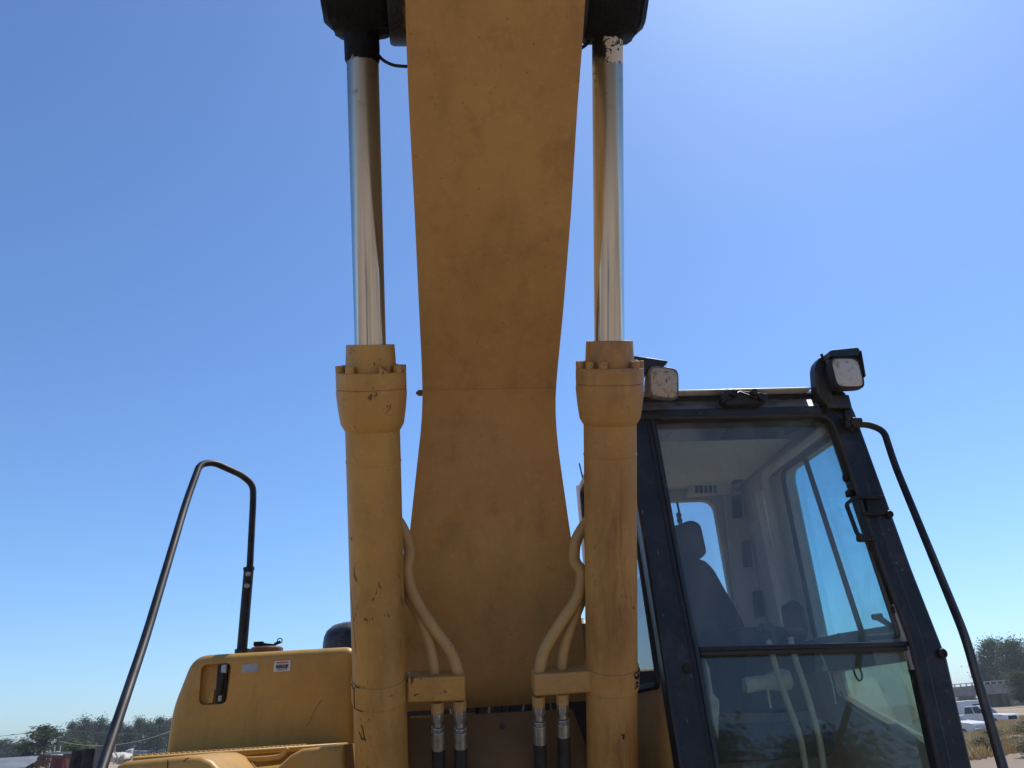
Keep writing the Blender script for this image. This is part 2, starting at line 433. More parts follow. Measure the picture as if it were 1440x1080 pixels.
# --- boom: side profile of the bottom plate (y, z), from the foot up and forward
prof = [(3.2, 1.73), (3.02, 2.02), (2.86, 2.28), (2.72, 2.50), (2.63, 2.635), (2.55, 2.735), (2.45, 2.82), (2.33, 2.905), (2.10, 3.05), (1.80, 3.235), (1.46, 3.44), (1.0, 3.71), (0, 4.24), (-1.2, 4.80), (-2.4, 5.25)]
def prof_hit(px, py):
    d = ray(px, py)
    for a, b in zip(prof, prof[1:]):
        n = Vector((0, b[1] - a[1], -(b[0] - a[0])))
        p = hit(px, py, (0, a[0], a[1]), n)
        if min(a[1], b[1]) - 1e-4 <= p.z <= max(a[1], b[1]) + 1e-4: return p
    return None
edges = [(0, 570, 823), (75, 572, 818), (150, 575, 812), (225, 579, 807.5), (300, 583, 803), (375, 586.5, 797), (450, 590, 791), (500, 592.5, 786), (540, 593.8, 782.5), (575, 593.8, 781), (605, 591.5, 782.5), (640, 587.5, 786), (690, 582, 793), (740, 576.5, 800), (800, 570, 809), (880, 563, 818), (960, 558, 826)]
def boom_halfwidths():
    hw = []
    for y, l, r in edges:
        a = prof_hit(l, y); b = prof_hit(r, y)
        if a and b: hw.append(((a.z + b.z) / 2, (b.x - a.x) / 2, (a.x + b.x) / 2))
    return hw
HW = sorted(boom_halfwidths())
def hw_at(z):
    if z <= HW[0][0]: return HW[0][1], HW[0][2]
    if z >= HW[-1][0]: return HW[-1][1], HW[-1][2]
    for a, b in zip(HW, HW[1:]):
        if a[0] <= z <= b[0]:
            t = (z - a[0]) / (b[0] - a[0] + 1e-9); return a[1] + (b[1] - a[1]) * t, a[2] + (b[2] - a[2]) * t
print('HW', [(round(a, 2), round(b, 3), round(c, 3)) for a, b, c in HW])
def dense(pr, step=.06):
    o = []
    for a, b in zip(pr, pr[1:]):
        n = max(1, int(sqrt((a[0] - b[0]) ** 2 + (a[1] - b[1]) ** 2) / step))
        o += [(a[0] + (b[0] - a[0]) * i / n, a[1] + (b[1] - a[1]) * i / n) for i in range(n)]
    return o + [pr[-1]]
PB = dense(prof)
def boom_height(i):
    s = i / (len(PB) - 1)
    return .42 + .50 * math.exp(-((s - .42) / .28) ** 2)
def make_boom():
    b = MB(); rows = []
    for i, (y, z) in enumerate(PB):
        j0, j1 = max(i - 2, 0), min(i + 2, len(PB) - 1)
        t = Vector((0, PB[j1][0] - PB[j0][0], PB[j1][1] - PB[j0][1])).normalized()
        nrm = Vector((0, t.z, -t.y)); nrm = nrm if nrm.z > 0 else -nrm     # away from the ground
        w, c = hw_at(z); hgt = boom_height(i)
        lo = Vector((0, y, z)); hi = lo + nrm * hgt
        rows.append([Vector((c - w, *lo.yz)), Vector((c + w, *lo.yz)), Vector((c + w - .0, *(lo + nrm * .03).yz)), Vector((c + w - .018, *(lo + nrm * .03).yz)), Vector((c + w - .018, *hi.yz)), Vector((c - w + .018, *hi.yz)), Vector((c - w + .018, *(lo + nrm * .03).yz)), Vector((c - w, *(lo + nrm * .03).yz))])
    k = 8; vs = [p for r in rows for p in r]
    fs = [(i * k + q, i * k + (q + 1) % k, (i + 1) * k + (q + 1) % k, (i + 1) * k + q) for i in range(len(rows) - 1) for q in range(k)]
    fs += [tuple(range(k)), tuple((len(rows) - 1) * k + q for q in range(k))]
    b.add(vs, fs); return b.build('boom', m_boom, EX, angle=30)
boom = make_boom()
# weld seam across the bottom plate at the bend, and a plug on the left flange
p = prof_hit(594.3, 547); q = prof_hit(781.8, 543)
w = MB(); n_ = 24
w.tube([p.lerp(q, i / n_) + Vector((0, -.001, 0)) for i in range(n_ + 1)], .0035, 6); w.build('weld_seam', m_boom, boom)
g = MB(); c_ = prof_hit(592, 553); g.tube([c_ + Vector((.01, .02, .01)), c_ + Vector((-.012, .02, .01))], .011, 6); g.tube([c_ + Vector((-.01, .02, .01)), c_ + Vector((-.018, .02, .01))], .006, 6); g.build('grease_nipple', m_bolt, boom)

# --- stick and bucket link hang far over the camera, behind it
st = MB(); st.prism([(CX - .2, -2.1, 5.75), (CX - .2, -2.75, 5.75), (CX - .2, -3.35, 2.2), (CX - .2, -3.05, 2.1)], (.4, 0, 0)); st.build('stick', m_yel, EX, bevel=.02)

# --- lift cylinders, local z = the axis, origin at the top of the gland
AX = Vector((0, -.47, .883)).normalized()
def axis_matrix(x):
    Z = AX; X = Vector((1, 0, 0)); Y = Z.cross(X)
    m = Matrix((X, Y, Z)).transposed().to_4x4(); m.translation = Vector((x, 2.285, 2.828)); return m
MX = Matrix.Rotation(pi / 2, 4, 'Y')
PIN = 1.12
def make_cylinder(x, mp, seed):
    M = axis_matrix(x)
    tb = MB(); tb.lathe([(.02, -2.0), (.09, -2.0), (.09, -.392), (.0915, -.390), (.0915, -.384), (.09, -.382), (.09, -.284), (.0935, -.280), (.1035, -.262), (.1105, -.215), (.1155, -.165), (.1155, -.149), (.1145, -.147), (.1135, -.146), (.02, -.146)], 48)
    o = tb.build('boom_cylinder', mp, EX, angle=25); o.matrix_local = Matrix.Translation(-EX.location) @ M
    a = MB(); a.lathe([(.02, -.1455), (.1130, -.1455), (.1150, -.143), (.1150, -.094), (.1125, -.0905), (.084, -.0905), (.0835, -.088), (.079, -.002), (.0775, 0), (.053, 0), (.053, -.02)], 48)
    a.build('gland', mp, o, angle=25)
    for k in ((-82, -36, 27, 62, 98, 134, 170, 206, 242) if seed == 0 else (-84, -52, -24, 44, 76, 112, 148, 184, 220, 252)):
        an = R(k - 90); b = MB(); c = Vector((.1005 * cos(an), .1005 * sin(an), -.0905))
        b.lathe([(.0150, 0), (.0150, .020), (.0140, .0225), (.009, .0225), (.007, .018), (.001, .018)], 12, Matrix.Translation(c)); b.build('bolt', mp, o)
    r = MB(); r.lathe([(.051, -.02), (.051, .3), (.051, .6), (.051, .97), (.05, .99)], 48); r.build('rod', m_chromeR if x > CX else m_chrome, o)
    gr = MB(); z_g = .905 if seed == 0 else .985
    gr.lathe([(.050, z_g), (.053, z_g + .008), (.0545, max(.95, z_g + .012)), (.056, max(.985, z_g + .018)), (.068, 1.01), (.085, 1.045), (.06, 1.06)], 72, None, .10, seed * 5 + 1); gr.build('grease', m_grease, o)
    side = -1 if x < CX else 1
    e = MB(); E = Matrix.Translation((0, 0, PIN)) @ MX
    e.lathe([(.05, -.085), (.128, -.085), (.134, -.07), (.135, 0), (.134, .07), (.128, .085), (.05, .085)], 80, E, .07, seed * 9 + 2)
    e.build('rod_eye', m_grease, o)
    cp = MB(); z0, z1 = (.087, .118)
    cp.lathe([(.03, z0 * side), (.105, z0 * side), (.105, (z0 + .012) * side), (.088, z1 * side), (.03, z1 * side)], 32, E, .05, seed * 3)
    cp.build('pin_cap', m_grease, o)
    # clamp band
    cb = MB(); zc = -1.165
    cb.lathe([(.0885, zc - .038), (.0945, zc - .038), (.0955, zc - .036), (.0955, zc + .036), (.0945, zc + .038), (.0885, zc + .038)], 48); band = cb.build('clamp_band', mp, o, angle=25)
    return o, M
cylL, ML = make_cylinder(-.236, m_cylL, 0)
cylR, MRm = make_cylinder(.564, m_cylR, 1)
# marks scrawled on the right clamp and on the left barrel (black paint pen)
def scrawl(o, strokes, rad, r=.0016):
    b = MB()
    for s in strokes:
        b.tube([(x, -sqrt(max(rad * rad - x * x, 1e-6)), z) for x, z in s], r, 6)
    return b.build('paint_mark', m_ink, o)
scrawl(cylR, [[(.061, -1.136), (.068, -1.130), (.078, -1.133), (.082, -1.142), (.074, -1.150), (.069, -1.145)], [(.064, -1.140), (.070, -1.152), (.080, -1.158), (.085, -1.150)], [(.066, -1.170), (.074, -1.164), (.080, -1.170), (.072, -1.180), (.066, -1.186)], [(.072, -1.180), (.082, -1.188)], [(.080, -1.131), (.088, -1.128), (.0905, -1.140)]], .0965, .0026)
scrawl(cylL, [[(-.058, -1.255), (-.052, -1.268), (-.050, -1.285), (-.047, -1.298), (-.044, -1.306)], [(-.066, -1.283), (-.061, -1.292), (-.056, -1.306)], [(-.058, -1.298), (-.048, -1.302)]], .0905, .0018)
scrawl(cylR, [[(.012, -1.335), (.022, -1.335), (.021, -1.347)], [(.020, -1.335), (.019, -1.350)]], .0905, .0028)
# scratches / seam cuts on left barrel
scrawl(cylL, [[(-.083, -.80), (-.079, -.86), (-.074, -.94), (-.069, -1.02)]], .0898, .0010)
# dark gap of the left clamp ear
scrawl(cylL, [[(-.090, -1.128), (-.082, -1.140), (-.074, -1.1265), (-.06, -1.1265)], [(-.0795, -1.135), (-.081, -1.17), (-.080, -1.205), (-.07, -1.204), (-.05, -1.203)]], .0965, .0017)

# --- cross bosses on the boom that carry the rod pins, grease lines
PC = Vector((0, 2.285, 2.828)) + AX * PIN
for side in (-1, 1):
    bo = MB(); Mb = Matrix.Translation((CX, PC.y, PC.z)) @ MX
    s = [(.05, .20 * side), (.150, .20 * side), (.152, .30 * side), (.148, .312 * side), (.05, .314 * side)]
    bo.lathe(s, 40, Mb, .02, side); bo.build('pivot_boss', m_boss, boom)
pb = Vector((PC.x, PC.y, PC.z))
g = MB()
pts = [hit(528, 72, PC - AX * .16, (0, .88, .47)), hit(537, 84, PC - AX * .16, (0, .88, .47)), hit(552, 92, PC - AX * .16, (0, .88, .47)), hit(575, 94, PC - AX * .16 + Vector((0, .0, 0)), (0, .88, .47)), hit(600, 90, PC - AX * .16, (0, .88, .47))]
g.tube(fillet(pts, .03), .0055, 8); g.build('grease_line', m_rail, boom)
g = MB(); pts = [hit(832, 53, PC - AX * .13, (0, .88, .47)), hit(824, 64, PC - AX * .13, (0, .88, .47)), hit(800, 76, PC - AX * .13, (0, .88, .47))]
g.tube(fillet(pts, .03), .006, 8); g.build('grease_line', m_rail, boom)

# --- pipes beside the cylinders
def cyl_plane(px, py, off):
    return hit(px, py, (0, 2.285 + off, 2.828), (0, .883, .47))
def pipe(pxs, r, off0, off1, name='hydraulic_pipe'):
    n = len(pxs); P = [cyl_plane(x, y, off0 + (off1 - off0) * i / (n - 1)) for i, (x, y) in enumerate(pxs)]
    b = MB(); b.tube(fillet(P, .06, 7), r, 14); return b.build(name, m_pipe, EX)
m_pipe = paint('pipe_paint', (.50, .31, .12), (.43, .26, .095), .48, .72, dirt=.3)
pipes = [pipe([(646, 975), (645, 948), (636, 918), (601, 872), (578, 832), (571, 800), (577, 776), (567, 742), (545, 715)], .0205, -.02, .12),
         pipe([(613, 975), (612, 945), (606, 905), (590, 868), (576, 842), (556, 828)], .0190, -.01, .10),
         pipe([(758, 975), (759, 942), (764, 915), (789, 875), (815, 838), (819, 803), (807, 790), (808, 762), (824, 735), (850, 710)], .0205, -.02, .12),
         pipe([(789, 975), (790, 942), (793, 910), (808, 868), (820, 838), (835, 815)], .0190, -.01, .10)]
def block(pxs, side):
    a = MB(); P = [cyl_plane(x, y, -.05) for x, y in pxs]
    a.prism(P, (0, .085, .03)); o = a.build('pipe_block', m_cylL if side < 0 else m_cylR2, EX, bevel=.008, seg=3)
    return o
m_cylR2 = paint('chipped_block_paint', (.52, .31, .11), (.44, .25, .08), .5, .62, dirt=.5)
block([(573, 954), (654, 951), (655, 986), (573, 989)], -1)
block([(751, 949), (832, 944), (833, 974), (751, 980)], 1)
for (x0, x1, y0, y1) in ((563, 575, 961, 984), (830, 840, 950, 972)):
    a = MB(); a.prism([cyl_plane(x, y, -.03) for x, y in ((x0, y0), (x1, y0), (x1, y1), (x0, y1))], (0, .05, 0)); a.build('clamp_ear', m_cylR2, EX, bevel=.003)
def fitting(px, y0, yhex0, yhex1, ysl, yend, dx):
    down = lambda y: cyl_plane(px + dx * (y - y0) / 90, y, -.012)
    def seg(a, b, r, n, name, m, par=EX, bev=0):
        q = MB(); q.tube([down(a), down(b)], r, n); return q.build(name, m, par, bevel=bev)
    hz = seg(y0, yhex0, .0225, 16, 'pipe_collar', m_pipe, bev=.003)
    hose = seg(ysl - 4, yend, .0225, 16, 'hydraulic_hose', m_hose)
    loc = Vector((0, 0, 0))
    for a, b, r, n, nm in ((yhex0, yhex1, .0225, 6, 'hex_nut'), (yhex1, yhex1 + 8, .0155, 14, 'hose_stem'), (yhex1 + 8, yhex1 + 14, .0235, 6, 'hose_stem'), (yhex1 + 14, ysl, .0235, 18, 'crimp_sleeve')):
        q = MB(); q.tube([down(a), down(b)], r, n); q.build(nm, m_steel, hose, bevel=.002, loc=loc)
fitting(615, 986, 1001, 1013, 1053, 1240, 2)
fitting(646.5, 984, 998, 1014, 1051, 1240, 2)
fitting(757, 978, 993, 1005, 1045, 1240, 3)
fitting(790.5, 974, 990, 1002, 1035, 1240, 3)

# --- revolving frame behind the hoses
fp = MB(); yP = 3.02
P = [at(x, y, y=yP) for x, y in ((566, 1009), (600, 1010), (680, 1003), (806, 996), (826, 1052), (834, 1200), (566, 1200))]
fp.prism(P, (0, .03, 0)); fp.build('frame_panel', plain('oily_brown_panel', (.145, .085, .036), (.10, .06, .028), .65, 3, spec=.25), EX, bevel=.004)
hd = MB(); hd.lathe([(.002, 0), (.009, 0), (.009, .006), (.002, .006)], 12, Matrix.Translation(at(706, 1022, y=yP)) @ Matrix.Rotation(pi / 2, 4, 'X')); hd.build('panel_bolt', m_ink, EX)
bh = MB(); bh.box((.16, 4.02, 1.4), (1.16, .06, .94)); bh.build('bulkhead', m_dark, EX)
rv_ = random.Random(4)
for i in range(11):
    px = 640 + i * 14.5 + rv_.uniform(-6, 6); q = at(px, 993 - i * .7 + rv_.uniform(-3, 3), y=3.5 + rv_.uniform(0, .3)); fe = MB(); k = rv_.uniform(-.02, .03)
    fe.tube([q + Vector((0, 0, -.07)), q + Vector((k, 0, rv_.uniform(-.005, .02)))], rv_.uniform(.004, .011), 8)
    fe.build('valve_fitting', (m_steel, m_dark, m_rail)[i % 3], EX)
fl = MB(); a = at(578, 1006, y=3.3); b = at(668, 999, y=3.3)
fl.box((a + b) / 2 + Vector((0, .05, -.012)), (b.x - a.x, .22, .012)); fl.build('frame_ledge', m_tank, EX, bevel=.003)
for x0 in (-.10, .33):
    lug = MB(); lug.prism([(x0 - .02, 2.85, .7), (x0 - .02, 3.6, .7), (x0 - .02, 3.55, 1.62), (x0 - .02, 3.2, 1.62), (x0 - .02, 2.9, 1.1)], (.04, 0, 0)); lug.build('frame_lug', m_yel, EX, bevel=.005)
bs = MB(); bs.box((CX, 4.6, .98), (2.7, 3.6, .22)); bs.build('swing_frame', m_yel, EX, bevel=.03)
cwt = MB(); cwt.prism([(-1.2, 6.3, .95), (1.55, 6.3, .95), (1.3, 6.95, .95), (-.95, 6.95, .95)], (0, 0, .95)); cwt.build('counterweight', m_yel, EX, bevel=.08, seg=4)
eh = MB(); eh.box((CX - .35, 5.35, 1.5), (1.8, 1.7, .82)); eh.build('engine_hood', m_yel, EX, bevel=.06, seg=3)
rb = MB(); rb.lathe([(.5, .6), (.55, .6), (.55, .87), (.5, .87)], 40, Matrix.Translation((CX, 4.6, 0))); rb.build('swing_ring', m_dark, EX)
def make_track(x):
    t = MB(); L = []; yc, rr, hl = 4.6, .42, 1.65
    for k in range(12): a = -pi / 2 + pi * k / 11; L.append((yc + hl + rr * cos(a), .45 + rr * sin(a)))
    for k in range(12): a = pi / 2 + pi * k / 11; L.append((yc - hl + rr * cos(a), .45 + rr * sin(a)))
    t.prism([(x - .22, y, z) for y, z in L], (.44, 0, 0)); o = t.build('track', m_dark, EX)
    # shoes
    per = []; tot = 0; pts = [Vector((0, y, z)) for y, z in L] + [Vector((0, *L[0]))]
    for k in range(46):
        s = k / 46; 
        tl = sum((b - a).length for a, b in zip(pts, pts[1:])) * s; acc = 0
        for a, b in zip(pts, pts[1:]):
            d = (b - a).length
            if acc + d >= tl:
                p = a.lerp(b, (tl - acc) / d); an = math.atan2((b - a).z, (b - a).y); break
            acc += d
        q = MB(); q.box((0, 0, 0), (.6, .15, .03), Matrix.Rotation(an, 3, 'X')); q.build('track_shoe', m_dark, o, smooth=False, loc=(x, p.y, p.z))
make_track(CX - 1.3); make_track(CX + 1.3)
dm = MB(); c = at(490, 905, y=4.9); dm.lathe([(.17, -.5), (.17, -.03), (.165, .01), (.15, .045), (.115, .075), (.06, .09), (.01, .094)], 32, Matrix.Translation((c.x + .02, 4.9, c.z + .03))); dm.build('air_cleaner_dome', m_black, EX)
dq = MB(); c = at(820, 905, y=4.6); dq.lathe([(.09, -.5), (.09, .06), (.085, .10), (.05, .13), (.01, .14)], 20, Matrix.Translation((c.x, 4.6, c.z))); dq.build('exhaust_stack', m_black, EX)

# --- fuel tank with gauge, cap, stickers
yT = 3.8
tp = [at(x, y, y=yT) for x, y in ((226, 1095), (240, 996), (270, 921), (499, 908), (500, 1095))]
gauge = [at(x, y, y=yT) for x, y in ((283, 935), (326, 932), (318, 990), (279, 992))]
tk = MB(); tk.plate([round_loop(tp, [0, .06, .07, .05, 0], 6), round_loop(gauge, .03)], (0, .75, 0), .042, 6); tank = tk.build('fuel_tank', m_tank, EX, angle=50)
rc = MB(); P = [p + Vector((0, .034, 0)) for p in gauge]; rc.prism([p + (p - sum(P, Vector()) / 4) * .12 for p in P], (0, .02, 0)); rc.build('gauge_recess', m_tank, tank)
sg = MB(); P = [at(x, y, y=yT + .01) for x, y in ((306, 935), (321, 934), (315, 988), (302, 989))]; sg.prism(P, (0, .04, 0)); gb = sg.build('sight_gauge', m_dark, tank, bevel=.004)
for (x, y, w_, h_) in ((315.5, 941, .026, .04), (310, 982, .018, .028)):
    q = MB(); q.box(at(x, y, y=yT + .004), (w_, .02, h_)); q.build('gauge_bolt', m_steel, gb, bevel=.004, loc=(0, 0, 0))
tb_ = MB(); tb_.tube([at(314, 946, y=yT), at(308, 978, y=yT)], .011, 10); tb_.build('gauge_glass', m_ink, gb, loc=(0, 0, 0))
q = MB(); P = [at(x, y, y=yT + .02) for x, y in ((291, 990), (299, 989), (302, 970), (297, 971))]; q.prism(P, (0, .02, 0)); q.build('gauge_guard', m_tank, gb, bevel=.002, loc=(0, 0, 0))
cpz = at(375, 914, y=4.05)
q = MB(); q.lathe([(.05, -.04), (.055, -.02), (.078, -.015), (.078, .005), (.072, .012), (.03, .014), (.005, .014)], 28, Matrix.Translation(cpz)); cap = q.build('filler_cap', m_bolt, tank)
q = MB(); q.box(cpz + Vector((-.01, 0, .024)), (.10, .022, .016), Matrix.Rotation(.15, 3, 'Y')); q.box(cpz + Vector((-.04, 0, .03)), (.045, .03, .02)); q.box(cpz + Vector((.05, 0, .03)), (.03, .02, .012), Matrix.Rotation(-.4, 3, 'Y'))
q.tube([cpz + Vector((.06 + .012 * cos(a), 0, .04 + .012 * sin(a))) for a in [2 * pi * i / 12 for i in range(13)]], .003, 6); q.build('cap_latch', m_rail, cap, bevel=.002, loc=(0, 0, 0))
def sticker(pxs, m, name):
    P = [at(x, y, y=yT - .003) for x, y in pxs]; b = MB(); b.prism(P, (0, .0025, 0)); return b.build(name, m, tank), P
def on(P, u, v): return P[0].lerp(P[1], u).lerp(P[3].lerp(P[2], u), v) + Vector((0, -.0018, 0))
gs, P = sticker(((341, 934.5), (364.5, 932.5), (362.5, 945), (339.5, 946)), m_glabel, 'grey_sticker')
q = MB(); q.prism([on(P, *c) for c in ((.06, .10), (.94, .10), (.94, .9), (.06, .9))], (0, .0012, 0)); q.build('sticker_print', plain('faded_print', (.36, .42, .46), (.30, .36, .40), .5, 60), gs, loc=(0, 0, 0))
bsx, P = sticker(((386, 930), (409, 928.3), (407.5, 943.5), (384.5, 945)), m_label, 'barcode_sticker')
bars = MB(); rng = random.Random(3); u = .12
while u < .86:
    w_ = rng.choice((.014, .02, .035)); bars.prism([on(P, *c) for c in ((u, .36), (u + w_, .36), (u + w_, .66), (u, .66))], (0, .001, 0)); u += w_ + rng.choice((.014, .022, .03))
bars.build('barcode', m_ink, bsx, smooth=False, loc=(0, 0, 0))
rd = MB(); u = .14
for w_ in (.16, .12, .20, .14): rd.prism([on(P, *c) for c in ((u, .12), (u + w_, .12), (u + w_, .22), (u, .22))], (0, .001, 0)); u += w_ + .03
rd.build('red_print', m_red, bsx, smooth=False, loc=(0, 0, 0))
fc = bpy.data.curves.new('digits', 'FONT'); fc.body = '53374'; fc.size = .0185; fc.extrude = .0006; fc.align_x = 'CENTER'
fo = bpy.data.objects.new('digits_tmp', fc); COL.objects.link(fo); dgm = bpy.context.evaluated_depsgraph_get()
me = bpy.data.meshes.new_from_object(fo.evaluated_get(dgm)); bpy.data.objects.remove(fo)
me.materials.clear(); me.materials.append(m_ink)
do = bpy.data.objects.new('digits', me); COL.objects.link(do); do.parent = bsx; do.location = on(P, .5, .9); do.rotation_euler = (pi / 2, -R(.5), 0)
# scratch on tank
q = MB(); q.tube([at(x, y, y=yT - .0003) for x, y in ((452, 984), (445, 995), (439, 1006), (435, 1016), (430, 1022))], .0011, 5); q.build('scratch', m_bolt, tank)
# --- step plate with grip teeth and tool box in front of the tank
A = at(171, 1068, y=2.95); B = at(470, 1043, y=3.62)
pl = MB(); zS = 1.634
fl0 = at(186, 1067, y=2.98); fr0 = at(440, 1046, y=3.5)
pl.prism([(fl0.x, 2.98, zS), (fr0.x - .06, 3.42, zS), (fr0.x + .10, 3.5, zS), (-.45, 3.79, zS), (-1.25, 3.79, zS)], (0, 0, -.020)); step = pl.build('step_plate', m_tank, EX, bevel=.006)
for i in range(34):
    for j in range(2):
        t = (i + .5) / 34; x = fl0.x + (fr0.x - .03 - fl0.x) * t; y = 2.98 + .47 * t + .035 + j * .05
        te = MB(); te.lathe([(.0085, 0), (.0065, .004), (.004, .005)], 7, Matrix.Translation((x, y, zS))); te.build('grip_tooth', m_tank, step, loc=(0, 0, 0))
yb = 2.52
P = [at(x, y, y=yb) for x, y in ((160, 1200), (158, 1086), (163, 1077), (174, 1071), (255, 1063), (281, 1063), (297, 1070), (312, 1086), (326, 1104), (338, 1200))]
tbx = MB(); tbx.plate([P], (0, .42, 0), .022); box = tbx.build('tool_box', m_tank, EX, angle=50)
q = MB(); q.tube([at(x, y, y=yb - .0005) for x, y in ((236, 1068), (235.5, 1084), (235, 1100))], .0015, 5); q.build('lid_seam', m_dark, box, loc=(0, 0, 0))
q = MB(); q.tube([at(x, y, y=yb - .0005) for x, y in ((258, 1071), (262, 1067), (266, 1066))], .0016, 5); q.build('chip', m_bolt, box, loc=(0, 0, 0))
P = [at(x, y, y=3.05) for x, y in ((300, 1200), (306, 1098), (330, 1084), (390, 1078), (408, 1062), (424, 1053), (484, 1047), (486, 1200))]
t2 = MB(); t2.plate([P], (0, .4, 0), .02); t2.build('side_cover', m_tank, EX, angle=50)
hb = MB(); hb.tube(fillet([at(x, y, y=2.93) for x, y in ((317, 1063), (319, 1069), (372, 1067), (396, 1064), (404, 1052))], .02), .0085, 10); hb.build('grab_bar', m_tank, EX)
# white rag lying on the tool box
def rag():
    b = MB(); c = at(171, 1066, y=2.80); vs = []; n = 14
    for i in range(n + 1):
        for j in range(n):
            th = pi * i / n; ph = 2 * pi * j / n
            d = Vector((sin(th) * cos(ph) * .032, sin(th) * sin(ph) * .045, cos(th) * .016))
            d *= 1 + .45 * mnoise.noise(d * 55) + .2 * mnoise.noise(d * 130); vs.append(c + d)
    fs = [(i * n + j, i * n + (j + 1) % n, (i + 1) * n + (j + 1) % n, (i + 1) * n + j) for i in range(n) for j in range(n)]
    b.add(vs, fs); b2 = b.build('white_rag', m_whitep)
    tag(b2, 'crumpled white rag on the tool box by the foot of the black handrail', 'rag')
rag()
q = MB(); c = at(179, 1059.5, y=2.95); q.prism([c + Vector(v) for v in ((-.010, 0, -.014), (.012, 0, -.010), (.012, 0, .012), (-.008, 0, .008))], (0, .02, .003)); lt = q.build('step_reflector', m_label, EX, bevel=.002)
gp = MB(); gp.tube([at(186, 1059, y=3.85), at(212, 1060, y=3.85)], .012, 10); gp.build('conduit', m_steel, EX)

# --- left handrail loop
hr = MB()
hp = [at(128, 1130, y=2.48), at(143, 1080, y=2.60), at(205, 896, y=3.03), at(262, 705, y=3.52), at(281, 653, y=3.66), at(300, 650, y=3.72), at(340, 668, y=3.86), at(356, 682, y=3.9), at(356, 705, y=3.9), at(351, 805, y=3.9)]
hr.tube(fillet(hp, .11, 8), .0162, 16); rail = hr.build('handrail', m_rail, EX)
sv = MB(); sv.tube([at(350, 799, y=3.9), at(340, 917, y=3.9)], .024, 16); sl_ = sv.build('rail_sleeve', m_rail, rail, loc=(0, 0, 0))
q = MB(); q.tube([at(350, 798, y=3.9), at(350, 801.5, y=3.9)], .027, 16); q.build('sleeve_collar', m_rail, rail, loc=(0, 0, 0)); q = MB(); q.tube([at(341, 913, y=3.9), at(340.6, 918, y=3.9)], .035, 16); q.build('sleeve_collar', m_rail, rail, loc=(0, 0, 0))
for px, py in ((349, 807.5), (347.5, 824)):
    c = at(px, py, y=3.872); q = MB(); q.lathe([(.002, 0), (.012, 0), (.012, .01), (.007, .012), (.007, .02), (.002, .02)], 8, Matrix.Translation(c) @ Matrix.Rotation(pi / 2, 4, 'X')); q.build('bolt', m_steel, rail, loc=(0, 0, 0))
for dx in (0, 7):
    q = MB(); q.tube(fillet([at(155 + dx, 1041, y=2.70), at(154 + dx, 1058, y=2.70), at(158 + dx, 1062, y=2.70), at(160 + dx * .6, 1075, y=2.70)], .03), .0025, 6); q.build('cable_tie', m_whitep, rail, loc=(0, 0, 0))

# --- cab
CP, CN = Vector((0, 2.592, 0)), Vector((0, 1, -.11))
def cf(px, py, off=0): return hit(px, py, CP + Vector((0, off, 0)), CN)
cabm = MB()      # floor, rear wall, lower body
XL, XR, YR = .745, 1.70, 4.12
cabm.box(((XL + XR) / 2, 3.45, 1.16), (XR - XL, 1.34, .12))
cab = cabm.build('cab', m_yel, EX, bevel=.02)
def cpart(b, name, m, bevel=0, par=None, **k):
    o = b.build(name, m, par or cab, bevel=bevel, loc=(0, 0, 0), **k); return o
LO = [(883, 586), (897, 710), (916, 829), (938, 967), (956, 1080), (975, 1200)]
LI = [(922, 586), (961, 800), (985, 917), (1014, 1080), (1034, 1200)]
RI = [(1146, 585), (1160, 587), (1168, 593), (1175, 607), (1241, 800), (1280, 905), (1319, 1080), (1347, 1200)]
RO = [(1146, 547), (1178, 545), (1190, 552), (1203, 580), (1283, 800), (1333, 927), (1368, 1080), (1396, 1200)]
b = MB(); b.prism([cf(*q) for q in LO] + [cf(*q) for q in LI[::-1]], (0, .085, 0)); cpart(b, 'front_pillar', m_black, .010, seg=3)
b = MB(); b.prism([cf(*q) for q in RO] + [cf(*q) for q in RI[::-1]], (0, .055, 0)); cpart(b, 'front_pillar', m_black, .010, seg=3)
# inner ridges of the pillars: gasket strips
gp1 = [cf(x + 3, y + 1, -.004) for x, y in LI]; 
m_gask = plain('dusty_gasket', (.045, .037, .03), (.03, .026, .024), .75, 20)
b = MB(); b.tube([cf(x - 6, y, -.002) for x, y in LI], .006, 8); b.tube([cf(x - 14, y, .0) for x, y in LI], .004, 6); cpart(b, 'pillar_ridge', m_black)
b = MB(); b.tube(fillet([cf(930, 588, -.002)] + [cf(x + 1, y - 1, -.002) for x, y in RI], .02), .008, 8); cpart(b, 'window_gasket', m_gask)
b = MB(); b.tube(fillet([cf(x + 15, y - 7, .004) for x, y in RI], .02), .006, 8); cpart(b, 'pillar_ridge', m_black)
# header (rounded, reflects the sky) with a roof lip over it
def xbar(prof_yz, x0, x1):
    m = MB(); m.prism([(x0, y, z) for y, z in prof_yz], (x1 - x0, 0, 0)); return m
zt = cf(1050, 557).z; zb = cf(1050, 588).z; yt = cf(1050, 557).y
hx0, hx1 = XL + .01, cf(1147, 560).x
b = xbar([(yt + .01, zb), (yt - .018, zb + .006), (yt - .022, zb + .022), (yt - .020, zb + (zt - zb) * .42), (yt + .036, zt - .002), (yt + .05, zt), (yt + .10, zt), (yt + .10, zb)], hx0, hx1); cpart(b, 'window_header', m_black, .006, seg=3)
zl = cf(1050, 547).z
m_cabroof = plain('dusty_cab_roof_paint', (.74, .71, .66), (.60, .56, .50), .3, 14)
b = MB(); b.plate([round_loop([(XL + .02, yt + .05, zl - .016), (hx1 + .01, yt + .05, zl - .016), (XR - .02, yt + .12, zl - .016), (XR - .02, YR, zl - .016), (XL + .02, YR, zl - .016)], .03)], (0, 0, .022)); cpart(b, 'roof', m_cabroof, .0105, seg=5)
